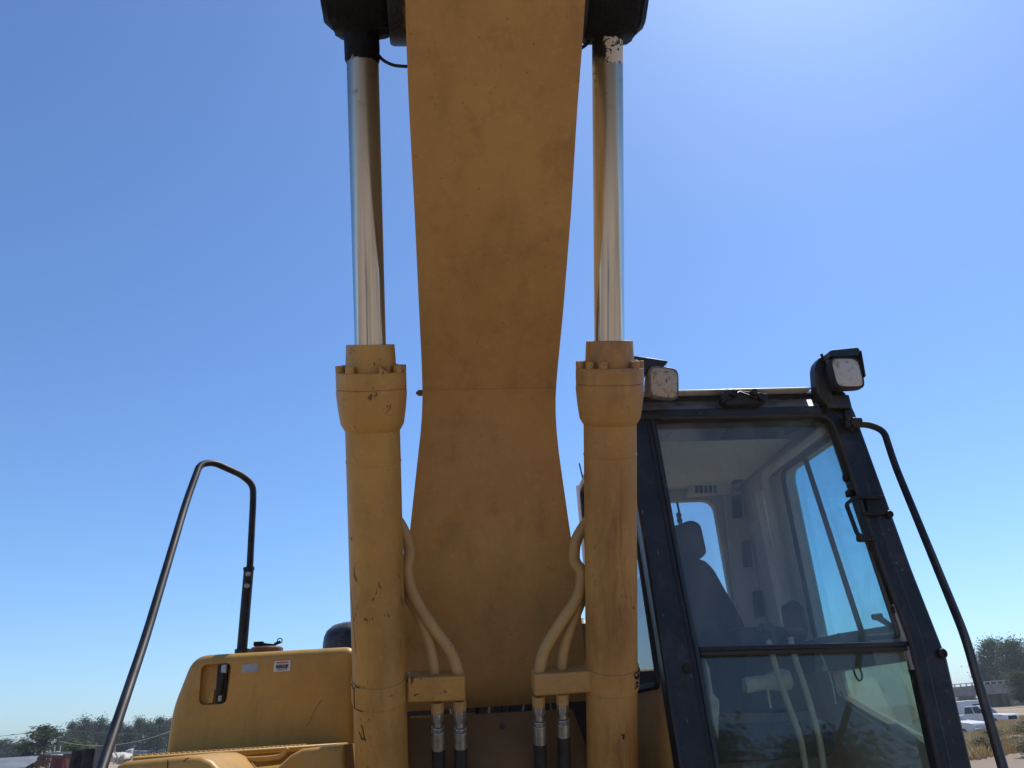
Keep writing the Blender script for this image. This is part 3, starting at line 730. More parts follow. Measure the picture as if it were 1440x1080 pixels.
b = MB(); b.prism([(XL + .04, yt - .006, zl - .008), (XL + .04, yt - .008, zl - .004), (XL + .04, yt + .048, zl + .022), (XL + .04, yt + .07, zl + .016), (XL + .04, yt + .06, zl - .008)], (hx1 - XL - .05, 0, 0)); cpart(b, 'roof_lip', m_cabroof, .002)
b = MB(); b.box(((XL + XR) / 2, (yt + YR) / 2 + .025, zl - .024), (XR - XL - .08, YR - yt - .04, .030)); cpart(b, 'roof_gap', m_rubber)
b = MB(); b.box(((XL + XR) / 2, (yt + YR) / 2 + .075, zl - .075), (XR - XL - .13, YR - yt - .17, .06)); lining = cpart(b, 'roof_lining', m_lining, .02)
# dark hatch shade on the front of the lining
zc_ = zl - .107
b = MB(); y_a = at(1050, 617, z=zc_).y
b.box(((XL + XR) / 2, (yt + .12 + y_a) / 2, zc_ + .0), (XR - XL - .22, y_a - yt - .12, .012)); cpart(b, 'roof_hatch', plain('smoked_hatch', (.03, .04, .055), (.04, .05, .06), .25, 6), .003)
b = MB(); c1 = at(1132, 600, z=zc_ - .01); b.lathe([(.001, 0), (.07, 0), (.07, .03), (.05, .035), (.001, .035)], 20, Matrix.Translation(c1 + Vector((0, .05, -.02)))); cpart(b, 'cab_speaker', m_trimd)
# latch bracket in the middle of the header (wiper motor)
b = MB(); b.prism([cf(x, y, -.045) for x, y in ((1016, 551), (1044, 549), (1080, 553), (1080, 561), (1070, 567), (1022, 569), (1016, 561))], (0, .05, 0)); cpart(b, 'wiper_motor', m_dark, .004)
b = MB()
for x, y in ((1030, 556), (1058, 554), (1068, 560)): b.lathe([(.001, 0), (.014, 0), (.014, .025), (.001, .025)], 10, Matrix.Translation(cf(x, y, -.045)) @ Matrix.Rotation(pi / 2, 4, 'X'))
b.tube([cf(1015, 566, -.05), cf(1040, 551, -.055), cf(1075, 564, -.05)], .004, 6); cpart(b, 'wiper_arm', m_rail)
# bar between the panes
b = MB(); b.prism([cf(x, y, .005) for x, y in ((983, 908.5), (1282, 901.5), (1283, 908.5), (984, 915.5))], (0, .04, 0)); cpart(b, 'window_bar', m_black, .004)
b = MB(); b.prism([cf(x, y, .012) for x, y in ((984, 915.5), (1283, 908.5), (1285, 914.5), (986, 921.5))], (0, .035, 0)); cpart(b, 'window_bar_lower', m_gask, .003)
b = MB(); b.prism([cf(x, y, .04) for x, y in ((916, 583), (1150, 582), (1170, 592), (1178, 607), (1284, 905), (983, 912))], (0, .005, 0)); cpart(b, 'front_window', m_gfront, smooth=False)
b = MB(); b.prism([cf(x, y, .04) for x, y in ((983, 916), (1284, 909), (1323, 1080), (1350, 1200), (1030, 1200), (1010, 1080))], (0, .005, 0)); cpart(b, 'lower_window', m_glow, smooth=False)
# right side wall with door windows
XI = 1.645
def sx(px, py, x=XI): return at(px, py, x=x)
fy = lambda z, o=.09: 2.592 + .11 * z + o
outer = [(XI, fy(1.2, .012), 1.2), (XI, fy(zl - .04, .012), zl - .04), (XI, YR, zl - .04), (XI, YR, 1.2)]
hole1 = [sx(1101, 664), sx(1173, 613), sx(1266, 893), sx(1149, 901)]
hole2 = [sx(1060, 692), sx(1073, 689), sx(1112, 880), sx(1099, 882)]
hole3 = [sx(*q) for q in ((1170, 945), (1273, 928), (1286, 937), (1311, 1051), (1268, 1029), (1230, 1008), (1178, 977))]
r1 = round_loop(hole1, [.06, .02, .02, .03])
b = MB(); b.plate([outer, r1, round_loop(hole2, [.02, .01, .01, .02]), round_loop(hole3, [.02, .01, .01, .01, 0, 0, .02])], (XR - XI, 0, 0)); cpart(b, 'door_wall', m_int, smooth=False)
b = MB(); b.prism([p + Vector((.035, 0, 0)) for p in hole1], (.004, 0, 0)); dg = cpart(b, 'door_window', m_gdoor, smooth=False)
b = MB(); b.prism([p + Vector((.035, 0, 0)) for p in hole2], (.004, 0, 0)); cpart(b, 'quarter_window', glass('dusty_quarter_glass', (.85, .85, .82), .35, (.5, .5, .46)), smooth=False)
b = MB(); b.prism([p + Vector((.035, 0, 0)) for p in hole3], (.004, 0, 0)); cpart(b, 'lower_door_window', m_gdirty, smooth=False)
b = MB(); b.tube([sx(1131, 641, XI + .02), sx(1212, 890, XI + .02)], .012, 4); cpart(b, 'sliding_sash', m_trimd, smooth=False)
b = MB(); lp = [p + Vector((-.006, 0, 0)) for p in r1]; b.tube(lp + [lp[0]], .011, 6); cpart(b, 'door_seal', m_trimd)
b = MB(); lp = [sx(*q) + Vector((-.02, 0, 0)) for q in ((1075, 700), (1092, 655), (1172, 600))]; b.tube(fillet([sx(1124, 895) + Vector((-.03, .0, 0)), sx(1083, 668) + Vector((-.03, 0, 0)), sx(1165, 606) + Vector((-.03, 0, 0))], .05), .020, 8); cpart(b, 'door_pillar_trim', m_lining)
# screws of the lower door pane
for px, py in ((1280, 944), (1286, 967)):
    b = MB(); b.lathe([(.001, 0), (.007, 0), (.007, .005), (.001, .005)], 10, Matrix.Translation(sx(px, py, XI + .03)) @ Matrix.Rotation(-pi / 2, 4, 'Y')); cpart(b, 'pane_screw', m_steel)
# grab tube on the door
b = MB(); b.tube(fillet([sx(x, y, 1.60) for x, y in ((1183, 972), (1193, 993), (1225, 1016), (1262, 1041), (1290, 1056))], .05), .008, 8); cpart(b, 'door_pull', m_lever)
b = MB(); b.tube(fillet([sx(x, y, 1.63) for x, y in ((1199, 940), (1205, 955), (1210, 958), (1213, 952), (1209, 938))], .02), .004, 6); cpart(b, 'door_hook', m_rail)
# left side wall, window, and lower yellow panel
XJ = XL
lo0 = at(898, 953, x=XJ); lo1 = at(944, 978, x=XJ); zw = (lo0.z + lo1.z) / 2
ou = [(XJ, fy(1.2, .086), 1.2), (XJ, fy(zl - .04, .086), zl - .04), (XJ, YR, zl - .04), (XJ, YR, 1.2)]
hl = round_loop([(XJ, fy(zw, .10), zw), (XJ, fy(zl - .1, .10), zl - .10), (XJ, YR - .07, zl - .10), (XJ, YR - .07, zw)], .04)
b = MB(); b.plate([ou, hl], (.045, 0, 0)); cpart(b, 'left_wall', m_yel, smooth=False)
b = MB(); b.prism([p + Vector((.02, 0, 0)) for p in hl], (.004, 0, 0)); cpart(b, 'left_window', m_gside, smooth=False)
b = MB(); b.tube([p + Vector((.0, 0, 0)) for p in hl] + [hl[0]], .014, 6); cpart(b, 'left_gasket', m_rubber)
b = MB(); b.tube([(XJ + .01, YR - .04, 1.2), (XJ + .01, YR - .04, zl - .06)], .035, 12); cpart(b, 'rear_post', m_cabroof)
an = at(812, 658, y=YR); b = MB(); b.tube([Vector((XJ + .02, YR - .05, zl - .05)), Vector((XJ + .005, YR - .05, zl + .07))], .004, 6); cpart(b, 'aerial', m_rail)
# rear wall with rear window
rw = [(XL + .05, YR - .05, 1.2), (XI, YR - .05, 1.2), (XI, YR - .05, zl - .10), (XL + .05, YR - .05, zl - .10)]
ry = YR - .05
rh = [at(1002, 703, y=ry), at(1030, 850, y=ry)]
rl = [(.90, ry, rh[0].z), (rh[0].x + .005, ry, rh[0].z), (rh[1].x - .0, ry, 1.95), (.90, ry, 1.95)]
rl = round_loop(rl, [.05, .07, .05, .05]); b = MB(); b.plate([rw, rl], (0, .04, 0)); cpart(b, 'rear_wall', m_int, smooth=False)
b = MB(); b.prism([p + Vector((0, .02, 0)) for p in rl], (0, .004, 0)); cpart(b, 'rear_window', glass('rear_glass', (.82, .90, .93), .02), smooth=False)
# rear corner trim with vents, overhead vent panel
cy = ry - .05
for k, (x0, y0, x1, y1) in enumerate(((1030, 697, 1044, 728), (1044, 760, 1059, 797), (1060, 832, 1075, 868))):
    b = MB(); P = [at(x, y, y=cy) for x, y in ((x0, y0), (x0 + 12, y0 - 1), (x1, y1 - 1), (x1 - 12, y1))]; b.prism(P, (0, .02, 0)); cpart(b, 'air_vent', m_trimd, .004)
b = MB(); P = [at(x, y, y=cy + .021) for x, y in ((1016, 690), (1056, 688), (1098, 895), (1040, 898))]; b.prism(P, (0, .025, 0)); cpart(b, 'corner_trim', m_int, .01)
b = MB(); P = [at(x, y, y=cy - .02) for x, y in ((970, 680), (1028, 676), (1030, 692), (967, 697))]; b.prism(P, (0, .05, 0)); vp = cpart(b, 'vent_panel', m_lining, .008)
b = MB()
for i in range(5): b.prism([at(x, y, y=cy - .024) for x, y in ((978 + i * 6.4, 682), (982 + i * 6.4, 682), (982 + i * 6.4, 693), (978 + i * 6.4, 693))], (0, .01, 0))
cpart(b, 'vent_slots', m_trimd, smooth=False)
b = MB(); b.prism([at(x, y, y=3.9) for x, y in ((1029, 650), (1044, 648), (1046, 676), (1032, 678))], (0, .05, 0)); cpart(b, 'coat_hook_box', m_trimd, .005)
b = MB(); b.tube([at(952, 706, y=3.95), at(956, 724, y=3.95)], .006, 6); b.lathe([(.001, 0), (.011, .004), (.016, .02), (.011, .035), (.016, .05), (.009, .062), (.001, .064)], 10, Matrix.Translation(at(956.5, 737, y=3.95))); cpart(b, 'hanging_tassel', m_trimd)
# seat
ys = 3.52
def loft(pxs, y, t, r, name, m, par, lc=None):
    P = round_loop([at(px, py, y=y) for px, py in pxs], r, 6); b = MB(); b.prism(P, (0, t, 0)); return b.build(name, m, par, bevel=.035, seg=5, loc=lc)
se = MB(); se.box((1.20, 3.35, 1.55), (.52, .5, .13)); seat = se.build('seat', m_seat, EX, bevel=.05, seg=5)
loft(((905, 800), (955, 785), (990, 787), (1003, 800), (1048, 880), (1062, 1000), (905, 1000)), ys, .14, [.05, .03, .05, .05, .05, .03, .03], 'backrest', m_seat, seat, (0, 0, 0))
loft(((925, 748), (972, 731), (985, 737), (994, 778), (984, 787), (925, 790)), ys + .01, .11, [.04, .03, .03, .03, .02, .03], 'headrest', m_seat, seat, (0, 0, 0))
# consoles, levers
b = MB(); P = [at(x, y, y=3.35) for x, y in ((1040, 882), (1092, 880), (1130, 884), (1150, 1000), (1060, 1000))]; b.prism(P, (0, .45, 0)); cpart(b, 'right_console', m_trimd, .02, seg=3)
b = MB(); P = [at(x, y, y=3.28) for x, y in ((1104, 850), (1118, 842), (1130, 852), (1138, 885), (1136, 900), (1112, 900))]; b.prism(P, (0, .06, 0)); cpart(b, 'monitor', m_trimd, .012, seg=3)
b = MB(); b.tube([at(1062, 886, y=3.1), at(1078, 885, y=3.1)], .007, 8); b.tube([at(1070, 884, y=3.1), at(1086, 883, y=3.12)], .02, 12); b.tube([at(1084, 884, y=3.1), at(1094, 940, y=3.12)], .012, 10); b.tube([at(1105, 885, y=3.1), at(1128, 888, y=3.1)], .012, 10); cpart(b, 'joystick', m_trimd, .003)
b = MB(); P = [at(x, y, y=3.05) for x, y in ((1145, 898), (1178, 891), (1270, 876), (1276, 905), (1276, 930), (1146, 945))]; b.prism(P, (0, .12, 0)); cpart(b, 'side_console', m_trimd, .01)
b = MB(); b.tube([at(1232, 868, y=3.0), at(1238, 870, y=3.0), at(1258, 884, y=3.0)], [.012, .013, .010], 10); b.tube([at(1227, 868, y=3.0), at(1240, 866, y=3.0)], .012, 10); b.tube([at(1178, 891, y=3.0), at(1190, 899, y=3.0)], .006, 8); cpart(b, 'control_lever', m_trimd, .002)
for pts in (((1080, 900), (1086, 922), (1098, 962), (1127, 1040), (1133, 1085), (1140, 1160)), ((1111, 896), (1117, 924), (1132, 966), (1153, 1040), (1159, 1085), (1164, 1160))):
    b = MB(); b.tube(fillet([at(x, y, y=3.02) for x, y in pts], .05), .0115, 10); cpart(b, 'travel_lever', m_lever)
b = MB(); pr = [(.026, 0), (.030, .01), (.028, .06), (.026, .09), (.031, .10), (.036, .13), (.041, .16), (.034, .185), (.01, .19)]
d0 = at(1047, 964, y=3.1); d1 = at(1112, 955, y=3.1); dd = (d1 - d0); Mx = Matrix.Translation(d0) @ dd.to_track_quat('Z', 'Y').to_matrix().to_4x4()
b.lathe([(r_, z_ * dd.length / .19) for r_, z_ in pr], 20, Mx, .10, 4); cpart(b, 'wrapped_boot', m_whitep)
b = MB(); b.tube([at(1079, 967, y=3.08), at(1084, 996, y=3.08)], .005, 8); cpart(b, 'boot_lever', m_whitep)
b = MB(); b.tube([at(x, y, y=2.95) for x, y in ((1154, 920), (1159, 930), (1162, 940))], .004, 6); b.lathe([(.001, 0), (.016, .0), (.013, .012), (.004, .02), (.001, .02)], 12, Matrix.Translation(at(1160, 944, y=2.95))); b.tube([at(1165, 944, y=2.95), at(1171, 965, y=2.95), at(1175, 990, y=2.95)], .004, 6); cpart(b, 'chrome_knob', m_steel)
b = MB(); b.prism([cf(x, y, .12) for x, y in ((991, 925), (998, 940), (1003, 975), (1012, 985), (1010, 1040), (1004, 1025))], (0, .03, 0)); cpart(b, 'kick_panel', m_whitep, .003)
# latch handle on the right front pillar
b = MB(); hpth = [cf(x, y, -.02) for x, y in ((1240, 699), (1203, 699), (1190, 709), (1206, 752), (1222, 757), (1232, 757))]; b.tube(fillet(hpth, .012, 4), .0095, 4); b.tube([cf(1206, 757, -.02), cf(1228, 757, -.02)], .015, 10); lh = cpart(b, 'latch_handle', m_rail, .002)
b = MB(); b.prism([cf(x, y, -.012) for x, y in ((1216, 696), (1244, 696), (1250, 722), (1222, 726))], (0, .02, 0)); b.tube([cf(1214, 722, -.02), cf(1240, 721, -.02)], .007, 8); cpart(b, 'latch_plate', m_rail, .003)
for px, py, r_ in ((1249, 724, .015), (1323, 919, .017), (966, 940, .016)):
    b = MB(); b.lathe([(.001, 0), (r_, 0), (r_, .014), (r_ * .8, .018), (r_ * .55, .018), (r_ * .5, .014), (.001, .014)], 18, Matrix.Translation(cf(px, py, .001)) @ Matrix.Rotation(pi / 2, 4, 'X')); cpart(b, 'pillar_bolt', m_rail)
for px, py in ((1190, 672), (1194, 694), (1227, 770), (1256, 858)):
    b = MB(); b.box(cf(px, py, .03), (.022, .03, .028)); cpart(b, 'window_catch', m_rail, .006)
# work lamps
def squircle(w, h_, y, n=40, e=5.0):
    o = []
    for k in range(n):
        a = 2 * pi * k / n; c, s = cos(a), sin(a)
        o.append(Vector((math.copysign(abs(c) ** (2 / e), c) * w, y, math.copysign(abs(s) ** (2 / e), s) * h_)))
    return o
def ringed(b, loops, cap0=True, cap1=True):
    n = len(loops[0]); vs = [p for l in loops for p in l]
    fs = [(i * n + k, i * n + (k + 1) % n, (i + 1) * n + (k + 1) % n, (i + 1) * n + k) for i in range(len(loops) - 1) for k in range(n)]
    if cap0: fs.append(tuple(range(n)))
    if cap1: fs.append(tuple((len(loops) - 1) * n + k for k in range(n)))
    b.add(vs, fs)
def work_lamp(c, rx, rz, ry, lens, s=1.0):
    b = MB(); ringed(b, [squircle(.058 * s, .060 * s, -.048), squircle(.0635 * s, .0655 * s, -.050), squircle(.0665 * s, .0685 * s, -.044), squircle(.0665 * s, .0685 * s, -.02), squircle(.062 * s, .063 * s, .0), squircle(.045 * s, .045 * s, .05), squircle(.03 * s, .03 * s, .062)], False)
    o = b.build('work_lamp', m_rubber if lens is m_lens else m_lampg, EX, angle=30)
    o.location = c - EX.location; o.rotation_euler = (rx, ry, rz)
    b = MB(); ringed(b, [squircle(.0585 * s, .0605 * s, -.0475), squircle(.05 * s, .052 * s, -.051), squircle(.03 * s, .032 * s, -.0535), squircle(.008 * s, .008 * s, -.0545)], False); b.build('lens', lens, o)
    return o
m_lampg = plain('weathered_lamp_housing', (.09, .08, .07), (.20, .18, .15), .6, 25)
lc = at(1183, 530, y=2.84); L1 = work_lamp(lc, R(2), R(5), R(-1), m_lens, 1.04)
b = MB(); b.prism([(-.062, -.055, .070), (.070, -.055, .076), (.079, -.055, .098), (.074, -.055, .112), (-.058, -.055, .098), (-.066, -.055, .088)], (0, .10, 0)); b.prism([(.0705, -.055, -.02), (.081, -.055, .10), (.081, .03, .09), (.0705, .03, -.03)], (.006, 0, 0)); b.build('visor', m_black, L1, bevel=.004)
b = MB(); b.prism([(-.108, .03, -.05), (-.098, .02, .045), (-.086, .02, .075), (-.066, .01, .098), (-.045, .01, .07), (-.05, .02, -.11), (-.085, .03, -.11)], (.0, .05, 0)); b.box((-.02, .05, -.10), (.11, .05, .06)); b.box((.012, .045, -.10), (.05, .03, .06)); b.build('bracket', m_black, L1, bevel=.005)
b = MB(); b.tube([(-.066, .0, .08), (-.066, .0, .105)], .006, 8); b.build('bracket_bolt', m_rail, L1)
lc = at(927, 542, y=2.82); L2 = work_lamp(lc, R(10), R(10), R(4), m_lens2, .98)
b = MB(); b.prism([(-.13, -.03, .104), (.012, -.03, .102), (.026, -.03, .098), (.02, -.03, .086), (.008, -.03, .074), (.0, -.03, .05), (-.09, -.03, .03), (-.13, -.03, .05)], (0, .09, 0)); b.build('bracket', m_black, L2, bevel=.006)
b = MB(); b.prism([(-.015, -.02, .072), (.055, -.02, .072), (.063, -.02, .05), (-.02, -.02, .05)], (0, .06, .004)); b.build('lamp_cap', m_lampg, L2, bevel=.006)
b = MB(); b.box((-.1, .04, .02), (.05, .05, .14)); b.build('lamp_post', m_rail, L2, bevel=.006)

# right grab rail
gr = MB(); gpth = [at(1198, 597, y=2.86), at(1222, 597, y=2.86), at(1243, 606, y=2.83), at(1258, 653, y=2.79), at(1302, 760, y=2.65), at(1357, 894, y=2.45), at(1404, 1057, y=2.24), at(1430, 1150, y=2.14)]
gr.tube(fillet(gpth, .07, 8), .0135, 14); grab = gr.build('grab_rail', m_rail, EX)
b = MB(); b.tube([at(1194, 593, y=2.862), at(1211, 594, y=2.858)], .021, 8); b.box(at(1192, 586, y=2.86), (.03, .03, .05)); b.box(at(1191, 597, y=2.855), (.02, .02, .03)); b.build('rail_mount', m_rail, grab, bevel=.004, loc=(0, 0, 0))

# ------------------------------------------------------------------ trees
def leafmat(name, c1, c2):
    t = NT(name); ob = t.n('ObjectInfo')
    c = t.mix(t.ramp(t.noise(.9, 3), .35, .65), c1, c2)
    t.done(c, .7, 0, .3)
    tr = t.n('BsdfTranslucent'); t.l(c, tr.inputs[0]); mx = t.n('MixShader'); mx.inputs[0].default_value = .3
    t.l(t.b.outputs[0], mx.inputs[1]); t.l(tr.outputs[0], mx.inputs[2]); t.l(mx.outputs[0], t.o.inputs[0]); return t.m
m_leaf = leafmat('eucalyptus_leaves', (.085, .11, .06), (.05, .07, .04))
m_leafo = leafmat('oak_leaves', (.085, .11, .05), (.055, .075, .038))
m_leafp = leafmat('pale_leaves', (.16, .20, .07), (.11, .15, .05))
m_dryl = leafmat('dry_shrub_stems', (.22, .19, .11), (.15, .14, .08))
def tree_parts(seed, h, w, shape, nclump, nleaf, ls):
    r = random.Random(seed); tr = MB(); cr = MB()
    tr.tube([(0, 0, 0), (r.uniform(-.1, .1) * w, 0, h * .3), (r.uniform(-.12, .12) * w, r.uniform(-.1, .1) * w, h * .62), (r.uniform(-.1, .1) * w, 0, h * .88)], [h * .026, h * .02, h * .012, h * .004], 8)
    cl = []
    while len(cl) < nclump:
        a = r.uniform(0, 2 * pi); t = r.random()
        if shape == 'tall':
            z = h * (.10 + .90 * t); rad = w * (.5 * (1 - abs(t - .40) ** 1.5 * 1.6)); rad = max(rad, .06 * w)
        elif shape == 'round':
            z = h * (.08 + .92 * t); rad = w * .5 * sqrt(max(.03, 1 - (2 * t - .9) ** 2))
        else:
            z = h * (.22 + .78 * t); rad = w * .5 * sqrt(max(.05, 1 - (1.9 * t - .9) ** 2)) * r.uniform(.7, 1.15)
        q = rad * sqrt(r.random()) * r.uniform(.75, 1.1)
        cl.append(Vector((q * cos(a), q * sin(a), z)))
    for i, c in enumerate(cl):
        if i % 4 == 0:
            z0 = max(h * .15, c.z - h * .22); tr.tube([(0, 0, z0), (c.x * .5, c.y * .5, (z0 + c.z) / 2 + .02 * h), tuple(c)], [h * .009, h * .006, h * .002], 5)
        sr = w * r.uniform(.07, .15) * (1.25 if shape == 'broad' else 1)
        for k in range(nleaf):
            p = c + Vector((r.gauss(0, sr), r.gauss(0, sr), r.gauss(0, sr * (1.25 if shape == 'tall' else .8))))
            if p.z < .03 * h: continue
            n = Vector((r.gauss(0, 1), r.gauss(0, 1), r.gauss(0, 1) + .4)).normalized(); u = n.orthogonal().normalized(); v = n.cross(u)
            s = ls * r.uniform(.6, 1.3)
            cr.add([p - u * s * .5, p + v * s * .22, p + u * s * .5, p - v * s * .22], [(0, 1, 2, 3)])
    return tr, cr
_tm = {}
def tree(key, seed, shape, leaf, loc, h, w, label, cat='tree', name='tree', group=None, rz=0, dens=(60, 55, .06)):
    k = (key, seed)
    if k not in _tm:
        tr, cr = tree_parts(seed, 1.0, .5, shape, dens[0], dens[1], dens[2])
        e = empty(name, loc, label, cat, group, rz)
        cr.build('crown', leaf, e, smooth=False, loc=(0, 0, 0)); tr.build('trunk', m_bark, e, loc=(0, 0, 0)); _tm[k] = e
    else:
        e = copy_tree(_tm[k]); e.location = loc; e.rotation_euler = (0, 0, rz); e['label'] = label
        if group: e['group'] = group
    e.scale = (w / .5, w / .5, h); return e
D = 230
row = [(86, 1036, 24, 0), (97, 1016, 24, 1), (112, 1011, 26, 2), (125, 1017, 22, 3), (137, 1013, 24, 0), (150, 1018, 24, 1), (163, 1016, 24, 2), (178, 1022, 22, 3), (192, 1013, 26, 0), (207, 1016, 24, 2), (221, 1010, 26, 1), (236, 1012, 28, 3), (252, 1010, 26, 0), (268, 1016, 26, 2)]
kinds = ['shortest tree at the left end of the eucalyptus row', 'second tree from the left in the eucalyptus row', 'tall pointed tree above the pale shrubs in the row', 'lower tree right of the tall pointed one in the row', 'slender tree just left of the handrail foot in the row', 'eucalyptus seen right behind the sloping handrail leg', 'eucalyptus just right of the sloping handrail leg', 'low topped tree in the gap of the eucalyptus row', 'eucalyptus with a spike top halfway between handrail and tank', 'dense eucalyptus beside the spike topped one', 'tallest eucalyptus near the edge of the fuel tank', 'eucalyptus half hidden by the fuel tank edge', 'eucalyptus fully behind the fuel tank', 'last eucalyptus of the row behind the fuel tank']
for i, (px, py, wp, k) in enumerate(row):
    dd = D + (i * 37 % 23); p = far(px, dd); h_ = far_z(px, py, dd)
    tree('euc', 11 + k, 'tall', m_leaf, p, h_ - .2, wp * dd / FPX * 1.0, kinds[i], 'tree', 'eucalyptus_tree', 'tall trees in a row beyond the yard', i * 1.3, dens=(80, 80, .04))
p = far(55, 130); tree('rnd', 21, 'round', m_leafo, p, far_z(50, 1027, 130) + .3, 44 * 130 / FPX, 'rounded dark tree with the utility pole behind it', 'tree', 'round_tree')
for i, (px, py, wp, lb) in enumerate(((2, 1046, 26, 'low dark tree at the far left edge of the photo'), (17, 1052, 26, 'low bushy tree between far left edge and rounded tree'), (29, 1048, 18, 'small ragged tree touching the left of the rounded tree'))):
    p = far(px, 330); tree('low', 31 + i % 2, 'broad', m_leafo, p, far_z(px, py, 330) + .8, wp * 330 / FPX * 1.2, lb, 'tree', 'low_tree', 'low trees on the far left horizon', i)
for i, (px, py, wp, lb) in enumerate(((99, 1043, 20, 'pale green shrub below the left of the tree row'), (118, 1047, 22, 'yellow green shrub behind the charred posts'))):
    p = far(px, 110); tree('pale', 41, 'round', m_leafp, p, far_z(px, py, 110) + .2, wp * 110 / FPX * 1.1, lb, 'shrub', 'pale_shrub', 'pale shrubs before the tree row', i * 2)
DB = 205
for i, (px, py, wp, dd, k, lb) in enumerate(((1390, 934, 20, 245, 0, 'smaller broad tree seen beside the grab rail above the overpass'), (1414, 899, 40, 250, 1, 'big broad tree rising over the overpass'), (1446, 901, 44, 240, 0, 'tall broad tree cut by the right edge of the photo'), (1440, 943, 32, 165, 1, 'bushy low tree in front of the overpass deck'))):
    p = far(px, dd); tree('brd', 51 + k, 'broad', m_leafo, p, far_z(px, py, dd) - .3, wp * dd / FPX * .92, lb, 'tree', 'broad_tree', 'broad trees by the overpass', i * 1.7, dens=(90, 130, .034))
# trees behind the photographer, mirrored in the lower panes
for i, (x, y, h_, w_) in enumerate(((-8, -38, 9, 8), (3, -42, 8, 9), (12, -36, 9, 8), (22, -44, 10, 9), (32, -38, 9, 9))):
    tree('brd', 51 + i % 2, 'broad', m_leafo, Vector((x, y, 0)), h_, w_, ('broad tree behind the camera mirrored in the lower cab pane, ' + ('first', 'second', 'third', 'fourth', 'fifth')[i] + ' from the boom side'), 'tree', 'broad_tree', 'trees mirrored in the lower pane', i)

# ------------------------------------------------------------------ overpass
def overpass():
    e = empty('overpass', far(1400, 215), 'grey concrete highway overpass behind the parked white vehicles', 'bridge')
    D0 = 215; a = far(1290, D0); b_ = far(1500, D0 - 25)
    ax = (b_ - a).normalized(); nr = Vector((-ax.y, ax.x, 0))
    def zz_(px, py): return far_z(px, py, D0)
    zt1, zb1 = zz_(1350, 966.5), zz_(1350, 979.5); zt2 = zt1 + .3
    L = (b_ - a).length
    def bar(z0, z1, off, th, name, m, par):
        q = MB(); p0 = a + nr * off; q.prism([p0 + Vector((0, 0, z0)), b_ + nr * off + Vector((0, 0, z0)), b_ + nr * off + Vector((0, 0, z1)), p0 + Vector((0, 0, z1))], nr * th)
        o = q.build(name, m, par, smooth=False, **({} if par.type == 'EMPTY' else {'loc': (0, 0, 0)})); return o
    deck = bar(zb1, zt1 - .7, .2, 12, 'girder', m_conc, e)
    bar(zt1 - .7, zt1, 0, 12.4, 'deck', m_conc, e)
    bar(zt1 + .45, zt1 + .62, .2, .15, 'railing', m_steel, e)
    for k in range(24):
        q = MB(); c = a + ax * (L * (k + .5) / 24) + nr * .27; q.box(c + Vector((0, 0, zt1 + .25)), (.2, .2, .5)); q.build('rail_post', m_steel, e, smooth=False)
    for px in (1392, 1402, 1411):
        c = far(px, D0 + 2); q = MB(); q.box((c.x, c.y, zb1 / 2), (.9, 5, zb1 + .6)); q.build('pier', m_conc, e, smooth=False)
    q = MB(); c1 = far(1412, D0 + 3); c2 = far(1470, D0 + 3); q.prism([c1 + Vector((0, 0, -.3)), c2 + Vector((0, 0, -.3)), c2 + Vector((0, 0, zb1)), c1 + Vector((3, 0, zb1))], (0, 8, 0)); q.build('abutment', m_conc, e, smooth=False)
overpass()
for i, px in enumerate((1357.5, 1373)):
    p = far(px, 320); q = MB(); q.tube([p, p + Vector((0, 0, 5))], .16, 6); tag(q.build('utility_pole', m_pole), ('thin pole seen under the overpass, nearer the cab', 'thin pole seen under the overpass, beside the grab rail')[i], 'pole', 'poles under the overpass')
for i, (px, py) in enumerate(((1351, 982), (1368, 984), (1361, 985))):
    p = far(px, 300); tree('low', 31 + i % 2, 'broad', m_leafo, p, far_z(px, py, 300) + 1.2, 3.2, ('small far tree under the overpass next to the cab pillar', 'small far tree under the overpass next to the grab rail', 'small far tree under the middle of the overpass opening')[i], 'tree', 'low_tree', 'small trees under the overpass', i * 2)

